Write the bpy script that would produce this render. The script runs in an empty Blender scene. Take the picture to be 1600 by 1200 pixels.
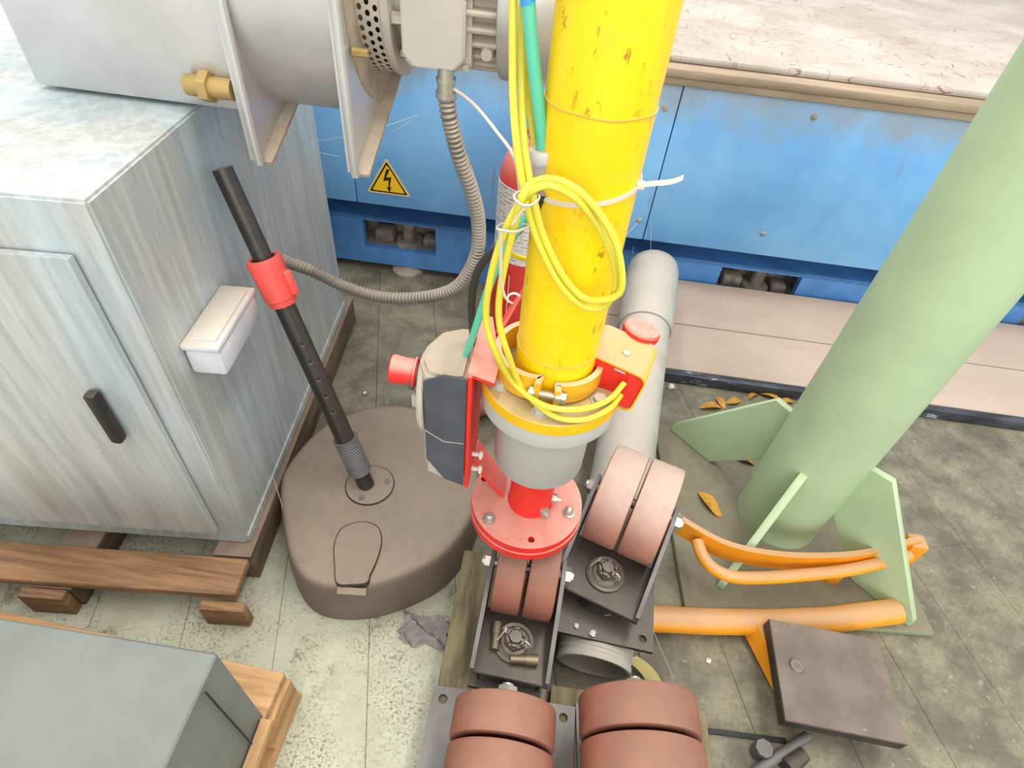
import bpy, bmesh, math, random
from mathutils import Vector, Matrix
R_ = math.radians
random.seed(7)
sc = bpy.context.scene
col = sc.collection

# ---------------------------------------------------------------- camera, world, lamps, exposure
cam_data = bpy.data.cameras.new('camera')
cam_data.sensor_fit = 'HORIZONTAL'
cam_data.sensor_width = 36.0
cam_data.lens = 36.0 * 900.0 / 1600.0
cam_data.clip_start = 0.02
cam = bpy.data.objects.new('camera', cam_data)
col.objects.link(cam)
cam.matrix_world = Matrix((
    (0.9899063, -0.1386367, 0.0294173, 0.0),
    (0.1182553, 0.6935974, -0.7105902, 0.0),
    (0.0781101, 0.7068964, 0.7029909, 1.33),
    (0, 0, 0, 1)))
sc.camera = cam

world = bpy.data.worlds.new('world')
sc.world = world
world.use_nodes = True
world.node_tree.nodes['Background'].inputs[0].default_value = (1.0, 0.985, 0.96, 1)
world.node_tree.nodes['Background'].inputs[1].default_value = 0.85

def area_lamp(name, loc, size_x, size_y, power, color=(1, 0.97, 0.92)):
    d = bpy.data.lights.new(name, 'AREA')
    d.shape = 'RECTANGLE'
    d.size, d.size_y = size_x, size_y
    d.energy = power
    d.color = color
    o = bpy.data.objects.new(name, d)
    col.objects.link(o)
    o.location = loc
    return o
area_lamp('ceiling_lamp', (0.9, 0.9, 4.2), 0.5, 3.0, 75)
area_lamp('ceiling_lamp', (-1.1, 2.2, 4.2), 0.5, 3.0, 60)
area_lamp('ceiling_lamp', (0.2, -1.6, 4.2), 3.0, 0.5, 30)
front_fill_lamp = area_lamp('front_fill_lamp', (1.2, -4.5, 2.6), 5.0, 2.2, 90, (1, 0.985, 0.96))  # unseen lamp added behind the camera to brighten the upright faces
front_fill_lamp.rotation_euler = (R_(80), 0, R_(8))

vs = sc.view_settings
vs.view_transform = 'Standard'
vs.look = 'None'
vs.gamma = 1.0
vs.use_curve_mapping = False
vs.exposure = 0.46

# ---------------------------------------------------------------- materials
def srgb(r, g, b):
    f = lambda c: (c / 255 / 12.92) if c <= 10 else ((c / 255 + 0.055) / 1.055) ** 2.4
    return (f(r), f(g), f(b), 1)

class NT:
    def __init__(self, name):
        self.m = bpy.data.materials.new(name)
        self.m.use_nodes = True
        self.t = self.m.node_tree
        self.b = self.t.nodes['Principled BSDF']
    def n(self, typ, **kw):
        nd = self.t.nodes.new(typ)
        for k, v in kw.items():
            if k.startswith('i_'):
                key = k[2:]
                nd.inputs[int(key) if key.isdigit() else key].default_value = v
            else:
                setattr(nd, k, v)
        return nd
    def l(self, a, b):
        self.t.links.new(a, b)
    def coords(self, scale=(1, 1, 1), kind='Object', rot=(0, 0, 0)):
        tc = self.n('ShaderNodeTexCoord')
        mp = self.n('ShaderNodeMapping')
        mp.inputs['Scale'].default_value = scale
        mp.inputs['Rotation'].default_value = rot
        self.l(tc.outputs[kind], mp.inputs[0])
        return mp.outputs[0]
    def noise(self, vec, scale, detail=4, rough=0.6, dist=0.0):
        nd = self.n('ShaderNodeTexNoise')
        nd.inputs['Scale'].default_value = scale
        nd.inputs['Detail'].default_value = detail
        nd.inputs['Roughness'].default_value = rough
        nd.inputs['Distortion'].default_value = dist
        self.l(vec, nd.inputs['Vector'])
        return nd.outputs['Fac']
    def ramp(self, fac, lo, hi, a=0.0, b=1.0):
        nd = self.n('ShaderNodeMapRange')
        nd.interpolation_type = 'SMOOTHSTEP'
        nd.inputs['From Min'].default_value = lo
        nd.inputs['From Max'].default_value = hi
        nd.inputs['To Min'].default_value = a
        nd.inputs['To Max'].default_value = b
        self.l(fac, nd.inputs['Value'])
        return nd.outputs['Result']
    def math(self, op, a, b):
        nd = self.n('ShaderNodeMath', operation=op)
        for i, v in ((0, a), (1, b)):
            if isinstance(v, (int, float)):
                nd.inputs[i].default_value = v
            else:
                self.l(v, nd.inputs[i])
        return nd.outputs[0]
    def mix(self, fac, a, b):
        nd = self.n('ShaderNodeMix', data_type='RGBA')
        for i, v in ((0, fac), (6, a), (7, b)):
            if isinstance(v, (int, float)):
                nd.inputs[i].default_value = v
            elif isinstance(v, tuple):
                nd.inputs[i].default_value = v
            else:
                self.l(v, nd.inputs[i])
        return nd.outputs[2]
    def normal_up(self):
        g = self.n('ShaderNodeNewGeometry')
        s = self.n('ShaderNodeSeparateXYZ')
        self.l(g.outputs['Normal'], s.inputs[0])
        return s.outputs['Z']
    def bump(self, h, strength=0.2, dist=0.002):
        b = self.n('ShaderNodeBump')
        b.inputs['Strength'].default_value = strength
        b.inputs['Distance'].default_value = dist
        self.l(h, b.inputs['Height'])
        self.l(b.outputs[0], self.b.inputs['Normal'])
    def done(self, color, rough=0.6, metal=0.0):
        if isinstance(color, tuple):
            self.b.inputs['Base Color'].default_value = color
        else:
            self.l(color, self.b.inputs['Base Color'])
        self.b.inputs['Roughness'].default_value = rough
        self.b.inputs['Metallic'].default_value = metal
        return self.m

DUST = srgb(186, 172, 154)

def mat(name, rgb, rough=0.55, metal=0.0, var=0.12, vscale=9, dust=0.0, dust_rgb=None,
        chips=None, chip_lo=0.66, chip_scale=14, stretch=(1, 1, 1), bump=0.08, bscale=160, dust_lo=0.35):
    """paint / metal / plastic: slight tone variation, optional chips, settled dust on upward faces"""
    t = NT(name)
    v = t.coords(stretch)
    base = srgb(*rgb)
    dark = tuple(c * (1 - 2.2 * var) for c in base[:3]) + (1,)
    c = t.mix(t.ramp(t.noise(v, vscale), 0.3, 0.7), dark, base)
    if chips:
        cf = t.ramp(t.noise(v, chip_scale, 6, 0.65), chip_lo, chip_lo + 0.03)
        c = t.mix(cf, c, srgb(*chips))
    if dust > 0:
        v2 = t.coords((1, 1, 1))
        up = t.ramp(t.normal_up(), dust_lo, 0.95)
        nz = t.math('MULTIPLY', t.ramp(t.noise(v2, 35, 5), 0.25, 0.6, 0.75, 1.0), t.ramp(t.noise(v2, 260, 3), 0.3, 0.5, 0.78, 1.0))
        c = t.mix(t.math('MULTIPLY', t.math('MULTIPLY', up, nz), dust), c, srgb(*dust_rgb) if dust_rgb else DUST)
    if bump:
        t.bump(t.noise(t.coords(), bscale, 3), bump, 0.001)
    return t.done(c, rough, metal)

M = {}
M['pipe_yellow'] = None
M['flange_yellow'] = mat('flange_yellow', (246, 190, 6), 0.5, dust=1.0, dust_rgb=(178, 158, 118))
M['clamp_yellow'] = mat('clamp_yellow', (235, 178, 30), 0.55, dust=0.95, dust_rgb=(205, 185, 150))
M['red'] = mat('red', (226, 44, 36), 0.5, dust=0.95, dust_rgb=(208, 152, 136), var=0.06)
M['red_clean'] = mat('red_clean', (228, 46, 36), 0.45, var=0.06)
M['red_clamp'] = mat('red_clamp', (232, 84, 76), 0.5, dust=0.4, dust_rgb=(225, 150, 135))
M['grey_cast'] = mat('grey_cast', (176, 177, 170), 0.6, dust=0.85, dust_rgb=(190, 178, 160), var=0.05)
M['zinc'] = mat('zinc', (190, 190, 180), 0.35, 0.7, dust=0.5)
M['steel'] = mat('steel', (128, 122, 112), 0.5, 0.6, dust=0.4, dust_rgb=(130, 120, 106))
M['box_black'] = mat('box_black', (78, 84, 92), 0.45, var=0.1, vscale=20, chips=(140, 145, 150), chip_lo=0.74, chip_scale=40)
M['box_grey'] = mat('box_grey', (188, 178, 162), 0.6, dust=1.0, dust_rgb=(168, 153, 134))
M['hose_yellow'] = mat('hose_yellow', (222, 213, 66), 0.3, var=0.03, bump=0)
M['hose_green'] = mat('hose_green', (92, 196, 164), 0.35, var=0.05, bump=0)
M['hose_blue'] = mat('hose_blue', (50, 150, 225), 0.35, var=0.03, bump=0)
M['cable_black'] = mat('cable_black', (48, 48, 46), 0.5, dust=0.5)
M['tie_white'] = mat('tie_white', (226, 218, 204), 0.45, bump=0)
M['blue'] = None
M['galv_duct'] = mat('galv_duct', (178, 180, 172), 0.55, dust=0.75, dust_rgb=(182, 170, 154), var=0.12, vscale=12, dust_lo=0.4, bump=0.35, bscale=22)
M['fan_metal'] = mat('fan_metal', (206, 206, 205), 0.36, 0.6, var=0.08, vscale=5, dust=0.55, dust_rgb=(186, 166, 142))
M['fan_dusty'] = mat('fan_dusty', (176, 160, 142), 0.7, var=0.14, vscale=30, bump=0.5, bscale=90, dust=0.6)
M['motor_grey'] = mat('motor_grey', (196, 190, 178), 0.6, 0.15, dust=0.8, dust_rgb=(208, 194, 176))
M['lid_grey'] = mat('lid_grey', (196, 192, 184), 0.75, var=0.04, bump=0.5, bscale=420)
M['brass'] = mat('brass', (186, 160, 100), 0.45, 0.4)
M['brass_dull'] = mat('brass_dull', (124, 110, 80), 0.45, 0.5, dust=0.3)
M['conduit'] = mat('conduit', (132, 128, 122), 0.5, 0.2, dust=0.9, dust_rgb=(196, 184, 168), dust_lo=0.0)
M['pole_black'] = mat('pole_black', (40, 38, 36), 0.35, var=0.2, vscale=30, dust=0.75, dust_rgb=(120, 108, 96), dust_lo=0.1)
M['plastic_brown'] = mat('plastic_brown', (112, 98, 86), 0.6, dust=0.75, dust_rgb=(146, 129, 112), var=0.12, vscale=6)
M['groove_dark'] = mat('groove_dark', (52, 46, 40), 0.8)
M['wood_dark'] = mat('wood_dark', (118, 98, 80), 0.75, var=0.25, vscale=6, stretch=(6, 1, 6), dust=0.6, dust_rgb=(150, 130, 112))
M['wood_olive'] = mat('wood_olive', (132, 120, 88), 0.75, var=0.3, vscale=8, stretch=(6, 1, 6))
M['grey_paint'] = mat('grey_paint', (122, 128, 124), 0.5, var=0.08)
M['plastic_white'] = mat('plastic_white', (212, 214, 220), 0.35, dust=0.8, dust_rgb=(206, 192, 170))
M['iron_black'] = mat('iron_black', (58, 56, 54), 0.45, 0.3, var=0.25, vscale=14, dust=0.6, dust_rgb=(108, 98, 88), chips=(150, 135, 120), chip_lo=0.72)
M['iron_grey'] = mat('iron_grey', (110, 112, 114), 0.5, 0.3, var=0.2, vscale=12, dust=0.3, dust_rgb=(140, 130, 118))
M['wheel_red'] = mat('wheel_red', (150, 94, 75), 0.7, var=0.22, vscale=7, dust=0.5, dust_rgb=(152, 118, 100), chips=(164, 118, 98), chip_lo=0.70, chip_scale=30)
M['wheel_dusty'] = mat('wheel_dusty', (176, 122, 104), 0.8, var=0.12, vscale=10, dust=0.95, dust_rgb=(188, 166, 152), dust_lo=0.1)
M['green_paint'] = mat('green_paint', (178, 202, 162), 0.5, var=0.06, vscale=6, chips=(225, 220, 200), chip_lo=0.735, chip_scale=40, dust=0.35, dust_rgb=(190, 184, 150))
M['green_base'] = mat('green_base', (150, 162, 128), 0.7, var=0.12, vscale=6, dust=0.97, dust_rgb=(118, 109, 91))
M['orange'] = mat('orange', (240, 158, 22), 0.45, var=0.08, dust=0.9, dust_rgb=(176, 144, 112), dust_lo=0.4)
M['leaf'] = mat('leaf', (206, 150, 50), 0.6, var=0.2, vscale=40)
M['strap'] = mat('strap', (190, 175, 110), 0.6, var=0.15)
M['white_bit'] = mat('white_bit', (222, 216, 206), 0.8)
M['board'] = mat('board', (182, 163, 148), 0.75, var=0.05, vscale=4, stretch=(1, 3, 3), chips=(206, 192, 176), chip_lo=0.74, chip_scale=30)
M['edge_dark'] = mat('edge_dark', (82, 86, 96), 0.5, 0.2, var=0.3, vscale=30, stretch=(0.3, 1, 1), chips=(150, 165, 185), chip_lo=0.6, chip_scale=25)
M['ledge'] = mat('ledge', (172, 152, 128), 0.6, var=0.18, vscale=8, stretch=(0.4, 3, 3))
M['dark'] = mat('dark', (30, 38, 48), 0.7)
M['foot_iron'] = mat('foot_iron', (170, 158, 146), 0.7, var=0.3, vscale=20, dust=0.4)
M['sign_yellow'] = mat('sign_yellow', (250, 200, 20), 0.5, var=0.03)
M['sign_pale'] = mat('sign_pale', (232, 204, 130), 0.5, var=0.03)
M['sign_black'] = mat('sign_black', (28, 26, 24), 0.5)
M['ext_red'] = mat('ext_red', (222, 52, 48), 0.4, dust=0.9, dust_rgb=(202, 150, 136), var=0.05, dust_lo=-0.15)
M['block_top'] = mat('block_top', (122, 108, 98), 0.6, var=0.15, vscale=12, chips=(146, 130, 118), chip_lo=0.66, chip_scale=22)
M['scrap'] = mat('scrap', (150, 140, 138), 0.5, var=0.1)
M['web'] = mat('web', (230, 224, 214), 0.9, bump=0)

def m_blue():
    t = NT('machine_blue')
    v = t.coords()
    c = t.mix(t.ramp(t.noise(v, 2.2, 5), 0.3, 0.7), srgb(104, 166, 222), srgb(134, 192, 238))
    streak = t.ramp(t.noise(t.coords((9, 9, 1.2)), 3.0, 6, 0.65), 0.60, 0.70, 0, 0.65)
    c = t.mix(streak, c, srgb(118, 146, 168))
    # grime rubbed in under the table edge and along the lower lip (wear with its own ragged outline)
    sx = t.n('ShaderNodeSeparateXYZ')
    tc = t.n('ShaderNodeTexCoord')
    t.l(tc.outputs['Object'], sx.inputs[0])
    nz = t.noise(t.coords((1, 1, 0.6)), 9, 6, 0.7)
    top = t.ramp(t.math('ADD', sx.outputs['Z'], t.math('MULTIPLY', nz, 0.34)), 0.86, 0.98, 0, 0.75)
    c = t.mix(top, c, srgb(138, 146, 150))
    chip = t.ramp(t.noise(v, 17, 6, 0.7), 0.715, 0.735)
    c = t.mix(chip, c, srgb(142, 136, 128))
    t.bump(t.noise(v, 60, 3), 0.08, 0.001)
    return t.done(c, 0.42)
M['blue'] = m_blue()
M['blue_low'] = mat('blue_low', (92, 154, 224), 0.5, var=0.14, vscale=7, chips=(96, 104, 112), chip_lo=0.67, chip_scale=11)

def m_pipe():
    t = NT('pipe_yellow')
    v = t.coords((1, 1, 0.6))
    c = t.mix(t.ramp(t.noise(v, 7, 4), 0.3, 0.7), srgb(244, 198, 0), srgb(252, 216, 0))
    zone = t.ramp(t.noise(t.coords(), 6, 3), 0.46, 0.60)
    fleck = t.ramp(t.noise(t.coords((1, 1, 0.4)), 95, 4, 0.7), 0.60, 0.66)
    c = t.mix(t.math('MULTIPLY', t.math('MULTIPLY', zone, fleck), 0.8), c, srgb(150, 104, 10))
    scuff = t.ramp(t.noise(v, 20, 6, 0.7), 0.66, 0.69)
    c = t.mix(t.math('MULTIPLY', scuff, 0.6), c, srgb(190, 120, 8))
    film = t.ramp(t.noise(t.coords((1, 1, 3)), 12, 5), 0.5, 0.75, 0, 0.35)
    c = t.mix(film, c, srgb(226, 190, 60))
    t.bump(t.noise(t.coords(), 45, 4), 0.12, 0.002)
    return t.done(c, 0.36)
M['pipe_yellow'] = m_pipe()

def m_cabinet():
    t = NT('galvanised_sheet')
    st = t.noise(t.coords((14, 14, 0.9)), 3.2, 6, 0.7)
    c = t.mix(t.ramp(st, 0.32, 0.68), srgb(172, 176, 172), srgb(200, 204, 200))
    big = t.ramp(t.noise(t.coords((2, 2, 0.6)), 2.2, 3), 0.42, 0.62)
    c = t.mix(big, c, t.mix(t.ramp(st, 0.3, 0.7), srgb(166, 180, 184), srgb(194, 208, 212)))
    spk = t.ramp(t.noise(t.coords(), 120, 2), 0.72, 0.78, 0, 0.5)
    c = t.mix(spk, c, srgb(220, 222, 220))
    t.bump(st, 0.1, 0.002)
    return t.done(c, 0.5, 0.25)
M['cabinet'] = m_cabinet()

def m_floor():
    t = NT('painted_floor')
    v = t.coords()
    c = t.mix(t.ramp(t.noise(v, 9, 4), 0.3, 0.7), srgb(178, 180, 156), srgb(200, 203, 181))
    fine = t.ramp(t.noise(v, 150, 4, 0.75), 0.50, 0.60)
    mask = t.ramp(t.noise(v, 7, 5, 0.65), 0.40, 0.62, 0.10, 0.85)
    c = t.mix(t.math('MULTIPLY', fine, mask), c, srgb(118, 108, 84))
    blot = t.ramp(t.noise(v, 16, 6, 0.75), 0.56, 0.68, 0, 0.7)
    c = t.mix(blot, c, srgb(112, 102, 80))
    # the heavy dirt lies by the machine and under the parts on the right; the gangway has been swept
    sx = t.n('ShaderNodeSeparateXYZ')
    tc = t.n('ShaderNodeTexCoord')
    t.l(tc.outputs['Object'], sx.inputs[0])
    w = t.noise(v, 4.5, 6, 0.7)
    wob = t.math('MULTIPLY', w, 0.7)
    dy = t.ramp(t.math('ADD', sx.outputs['Y'], wob), 0.82, 1.15)
    dx = t.ramp(t.math('ADD', sx.outputs['X'], t.math('MULTIPLY', w, 0.3)), 0.06, 0.22)
    d = t.math('MAXIMUM', dy, dx)
    pt = t.ramp(t.noise(v, 7, 7, 0.72), 0.36, 0.66)
    dirt = t.mix(pt, srgb(80, 74, 59), srgb(132, 126, 103))
    dirt = t.mix(t.ramp(t.noise(v, 110, 5, 0.75), 0.48, 0.66, 0, 0.5), dirt, srgb(66, 60, 48))
    dirt = t.mix(t.ramp(t.noise(v, 45, 5, 0.7), 0.62, 0.68, 0, 0.45), dirt, srgb(176, 172, 146))
    c = t.mix(t.math('MULTIPLY', d, 0.93), c, dirt)
    sp = t.ramp(t.noise(v, 38, 5, 0.7), 0.70, 0.74)
    c = t.mix(sp, c, srgb(76, 68, 54))
    t.bump(t.noise(v, 90, 5), 0.25, 0.002)
    return t.done(c, 0.6)
M['floor'] = m_floor()
floor_nodes = [n for n in M['floor'].node_tree.nodes if n.type == 'TEX_COORD']

def m_table():
    t = NT('scratched_white')
    v = t.coords()
    c = t.mix(t.ramp(t.noise(v, 4, 5), 0.3, 0.7), srgb(160, 148, 136), srgb(182, 174, 165))
    for i, (s, rot, k) in enumerate((((3, 17, 4), 0.3, 1), ((19, 3.5, 4), -0.25, 2), ((8, 10, 4), 0.9, 3))):
        vo = t.n('ShaderNodeTexVoronoi', feature='DISTANCE_TO_EDGE')
        vo.inputs['Scale'].default_value = 1.6
        t.l(t.coords(s, rot=(0, 0, rot)), vo.inputs['Vector'])
        line = t.ramp(vo.outputs['Distance'], 0.006, 0.02, 1, 0)
        brk = t.ramp(t.noise(v, 7 + 3 * i, 3), 0.5, 0.58)
        c = t.mix(t.math('MULTIPLY', t.math('MULTIPLY', line, brk), 0.8), c, srgb(120, 84, 62))
    return t.done(c, 0.5)
M['table_white'] = m_table()

def m_wood(name, a, b, axis):
    t = NT(name)
    s = [7, 7, 7]
    s[axis] = 0.6
    g = t.noise(t.coords(tuple(s)), 7, 6, 0.65, 0.6)
    c = t.mix(t.ramp(g, 0.3, 0.7), srgb(*a), srgb(*b))
    kn = t.ramp(t.noise(t.coords(), 14, 2), 0.72, 0.76)
    c = t.mix(kn, c, srgb(96, 66, 40))
    t.bump(g, 0.2, 0.002)
    return t.done(c, 0.7)
M['wood_x'] = m_wood('pallet_wood_x', (168, 124, 78), (212, 172, 122), 0)
M['wood_y'] = m_wood('pallet_wood_y', (164, 120, 76), (208, 168, 118), 1)
M['wood_old_x'] = m_wood('pallet_wood_old_x', (112, 82, 56), (166, 126, 88), 0)
M['wood_old_y'] = m_wood('pallet_wood_old_y', (108, 80, 56), (160, 122, 86), 1)

def m_label(name, rows, ink=(150, 146, 146), paper=(232, 224, 220)):
    t = NT(name)
    v = t.coords((1, 1, 1), 'Object')
    br = t.n('ShaderNodeTexBrick')
    br.inputs['Color1'].default_value = srgb(*ink)
    br.inputs['Color2'].default_value = srgb(*[min(255, c + 60) for c in ink])
    br.inputs['Mortar'].default_value = srgb(*paper)
    br.inputs['Scale'].default_value = 1.0
    br.inputs['Brick Width'].default_value = 0.03
    br.inputs['Row Height'].default_value = rows
    br.inputs['Mortar Size'].default_value = rows * 0.36
    sw = t.n('ShaderNodeSeparateXYZ'); cb = t.n('ShaderNodeCombineXYZ')
    t.l(v, sw.inputs[0]); t.l(sw.outputs[0], cb.inputs[0]); t.l(sw.outputs[2], cb.inputs[1])
    t.l(cb.outputs[0], br.inputs['Vector'])
    return t.done(br.outputs[0], 0.5)
M['label_print'] = m_label('label_print', 0.012)

# ---------------------------------------------------------------- shape helpers
def bm_new():
    return bmesh.new()

def add_box(bm, c, s, bev=0.0, mx=None, seg=2):
    r = bmesh.ops.create_cube(bm, size=1.0)
    vs_ = r['verts']
    bmesh.ops.scale(bm, vec=s, verts=vs_)
    if bev > 0:
        ed = list({e for v in vs_ for e in v.link_edges})
        rb = bmesh.ops.bevel(bm, geom=ed, offset=bev, segments=seg, affect='EDGES', profile=0.5)
        vs_ = list({v for f in rb['faces'] for v in f.verts} | {v for v in vs_ if v.is_valid})
    if mx is not None:
        bmesh.ops.transform(bm, matrix=mx, verts=vs_)
    bmesh.ops.translate(bm, vec=c, verts=vs_)
    return vs_

def frame_z(d):
    d = Vector(d).normalized()
    return d.to_track_quat('Z', 'Y').to_matrix().to_4x4()

def add_cyl(bm, p0, p1, r0, r1=None, seg=24, caps=True):
    if r1 is None:
        r1 = r0
    p0, p1 = Vector(p0), Vector(p1)
    d = p1 - p0
    mx = Matrix.Translation((p0 + p1) / 2) @ frame_z(d)
    bmesh.ops.create_cone(bm, cap_ends=caps, segments=seg, radius1=r0, radius2=r1, depth=d.length, matrix=mx)

def add_lathe(bm, prof, seg=32, mx=None, a0=0.0, a1=2 * math.pi, close=False):
    """prof: list of (r, z). closed turn when the full circle; close = profile is a closed loop"""
    full = abs(a1 - a0 - 2 * math.pi) < 1e-6
    n = seg if full else seg + 1
    rings = []
    for i in range(n):
        a = a0 + (a1 - a0) * i / seg
        ring = []
        for (r, z) in prof:
            p = Vector((r * math.cos(a), r * math.sin(a), z))
            if mx is not None:
                p = mx @ p
            ring.append(bm.verts.new(p))
        rings.append(ring)
    m = len(prof)
    for i in range(seg if full else seg):
        A, B = rings[i], rings[(i + 1) % n]
        for j in range(m if close else m - 1):
            k = (j + 1) % m
            bm.faces.new((A[j], B[j], B[k], A[k]))
    if not full and close:
        bm.faces.new(rings[0]); bm.faces.new(list(reversed(rings[-1])))
    return rings

def lathe_solid(bm, prof, seg=32, mx=None):
    """prof from the axis out and back: first and last get r ~ 0 caps"""
    rings = add_lathe(bm, prof, seg, mx)
    bm.faces.new([r[0] for r in reversed(rings)])
    bm.faces.new([r[-1] for r in rings])

def add_prism(bm, pts, t, mx=None):
    """polygon pts (x, y) extruded in z from 0 to t"""
    lo = [bm.verts.new((x, y, 0)) for x, y in pts]
    hi = [bm.verts.new((x, y, t)) for x, y in pts]
    n = len(pts)
    bm.faces.new(list(reversed(lo)))
    bm.faces.new(hi)
    for i in range(n):
        j = (i + 1) % n
        bm.faces.new((lo[i], lo[j], hi[j], hi[i]))
    if mx is not None:
        bmesh.ops.transform(bm, matrix=mx, verts=lo + hi)

def add_plate_hole(bm, w, h, t, holes, z0=0.0, mx=None, seg=16):
    """rectangular plate (centred) with round holes: built by grid columns around each hole"""
    pts = [(-w / 2, -h / 2), (w / 2, -h / 2), (w / 2, h / 2), (-w / 2, h / 2)]
    b2 = bmesh.new()
    outer = [b2.verts.new((x, y, 0)) for x, y in pts]
    edges = [b2.edges.new((outer[i], outer[(i + 1) % 4])) for i in range(4)]
    for (cx, cy, r) in holes:
        ring = [b2.verts.new((cx + r * math.cos(2 * math.pi * k / seg), cy + r * math.sin(2 * math.pi * k / seg), 0)) for k in range(seg)]
        edges += [b2.edges.new((ring[k], ring[(k + 1) % seg])) for k in range(seg)]
    bmesh.ops.triangle_fill(b2, use_beauty=True, use_dissolve=False, edges=edges)
    fs = list(b2.faces)
    ex = bmesh.ops.extrude_face_region(b2, geom=fs)
    nv = [v for v in ex['geom'] if isinstance(v, bmesh.types.BMVert)]
    bmesh.ops.translate(b2, vec=(0, 0, t), verts=nv)
    bmesh.ops.recalc_face_normals(b2, faces=b2.faces)
    bmesh.ops.translate(b2, vec=(0, 0, z0), verts=b2.verts)
    if mx is not None:
        bmesh.ops.transform(b2, matrix=mx, verts=b2.verts)
    me = bpy.data.meshes.new('tmp')
    b2.to_mesh(me); b2.free()
    bm.from_mesh(me)
    bpy.data.meshes.remove(me)

def spline(pts, step=0.012, closed=False):
    P = [Vector(p) for p in pts]
    out = []
    n = len(P)
    rng = n if closed else n - 1
    for i in range(rng):
        if closed:
            a, b, c, d = P[(i - 1) % n], P[i], P[(i + 1) % n], P[(i + 2) % n]
        else:
            b, c = P[i], P[i + 1]
            a = P[i - 1] if i > 0 else b * 2 - c
            d = P[i + 2] if i + 2 < n else c * 2 - b
        k = max(2, int((c - b).length / step))
        for j in range(k):
            t = j / k
            out.append(0.5 * ((2 * b) + (c - a) * t + (2 * a - 5 * b + 4 * c - d) * t * t + (3 * b - 3 * c + d - a) * t ** 3))
    if not closed:
        out.append(P[-1])
    return out

def add_tube(bm, path, r, seg=10, caps=True, rfun=None, closed=False):
    path = [Vector(p) for p in path]
    n = len(path)
    tang = []
    for i in range(n):
        if closed:
            t = path[(i + 1) % n] - path[(i - 1) % n]
        else:
            t = path[min(i + 1, n - 1)] - path[max(i - 1, 0)]
        tang.append(t.normalized())
    ref = Vector((0, 0, 1)) if abs(tang[0].z) < 0.9 else Vector((1, 0, 0))
    u = tang[0].cross(ref).normalized()
    rings = []
    for i in range(n):
        t = tang[i]
        u = (u - t * u.dot(t)).normalized()
        w = t.cross(u)
        rr = rfun(i) if rfun else r
        rings.append([bm.verts.new(path[i] + (u * math.cos(2 * math.pi * k / seg) + w * math.sin(2 * math.pi * k / seg)) * rr) for k in range(seg)])
    for i in range(n if closed else n - 1):
        A, B = rings[i], rings[(i + 1) % n]
        for k in range(seg):
            j = (k + 1) % seg
            bm.faces.new((A[k], A[j], B[j], B[k]))
    if caps and not closed:
        bm.faces.new(list(reversed(rings[0])))
        bm.faces.new(rings[-1])

def add_strip(bm, path, w, t, up):
    """flat bar swept along a path: width w along `up`, thickness t across"""
    path = [Vector(p) for p in path]
    up = Vector(up).normalized()
    rings = []
    n = len(path)
    for i in range(n):
        tg = (path[min(i + 1, n - 1)] - path[max(i - 1, 0)]).normalized()
        side = tg.cross(up).normalized()
        rings.append([bm.verts.new(path[i] + side * a * t / 2 + up * b * w / 2) for a, b in ((-1, -1), (1, -1), (1, 1), (-1, 1))])
    for i in range(n - 1):
        A, B = rings[i], rings[i + 1]
        for k in range(4):
            j = (k + 1) % 4
            bm.faces.new((A[k], A[j], B[j], B[k]))
    bm.faces.new(list(reversed(rings[0]))); bm.faces.new(rings[-1])

def add_hex(bm, c, d, r, h, seg=6, rot=0.0):
    mx = Matrix.Translation(Vector(c)) @ frame_z(d) @ Matrix.Rotation(rot, 4, 'Z') @ Matrix.Translation((0, 0, h / 2))
    bmesh.ops.create_cone(bm, cap_ends=True, segments=seg, radius1=r, radius2=r * 0.97, depth=h, matrix=mx)

def finish(me, angle=35):
    me.shade_smooth()
    me.set_sharp_from_angle(angle=R_(angle))

def obj(name, bm, m, parent=None, angle=35, recalc=True):
    if recalc:
        bmesh.ops.recalc_face_normals(bm, faces=bm.faces)
    me = bpy.data.meshes.new(name)
    bm.to_mesh(me)
    bm.free()
    me.materials.append(M[m] if isinstance(m, str) else m)
    finish(me, angle)
    o = bpy.data.objects.new(name, me)
    col.objects.link(o)
    if parent is not None:
        o.parent = parent
        o.matrix_parent_inverse = parent.matrix_world.inverted() if parent.get('_worldparts') else Matrix()
    return o

def tag(o, label, cat, group=None):
    o['label'] = label
    o['category'] = cat
    if group:
        o['group'] = group
    return o

def thing(name, label, cat, loc=(0, 0, 0), rotz=0.0, group=None, world=False):
    """Empty at the thing's base. world=True: its parts are written in world coordinates"""
    o = bpy.data.objects.new(name, None)
    col.objects.link(o)
    o.empty_display_size = 0.05
    o.location = loc
    o.rotation_euler = (0, 0, rotz)
    mxw = Matrix.Translation(Vector(loc)) @ Matrix.Rotation(rotz, 4, 'Z')
    tag(o, label, cat, group)
    WORLD[o.name] = mxw.inverted() if world else None
    return o
WORLD = {}

def part(name, bm, m, parent, angle=35, label=None):
    """a part; its mesh is moved into the parent's frame when the parent's parts are given in world metres"""
    inv = WORLD.get(parent.name)
    if inv is not None:
        bmesh.ops.transform(bm, matrix=inv, verts=bm.verts)
    o = obj(name, bm, m, None, angle)
    o.parent = parent
    if inv is not None:
        WORLD[o.name] = inv           # sub-parts share the frame (parts sit at the parent's origin)
    if label:
        o['label'] = label
    return o

def copy_tree(o, parent=None):
    c = o.copy()
    col.objects.link(c)
    c.parent = parent
    for ch in list(o.children):
        copy_tree(ch, c)
    return c

def copy_part(o, parent, mxl):
    c = o.copy()
    col.objects.link(c)
    c.parent = parent
    c.matrix_local = mxl
    return c

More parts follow.
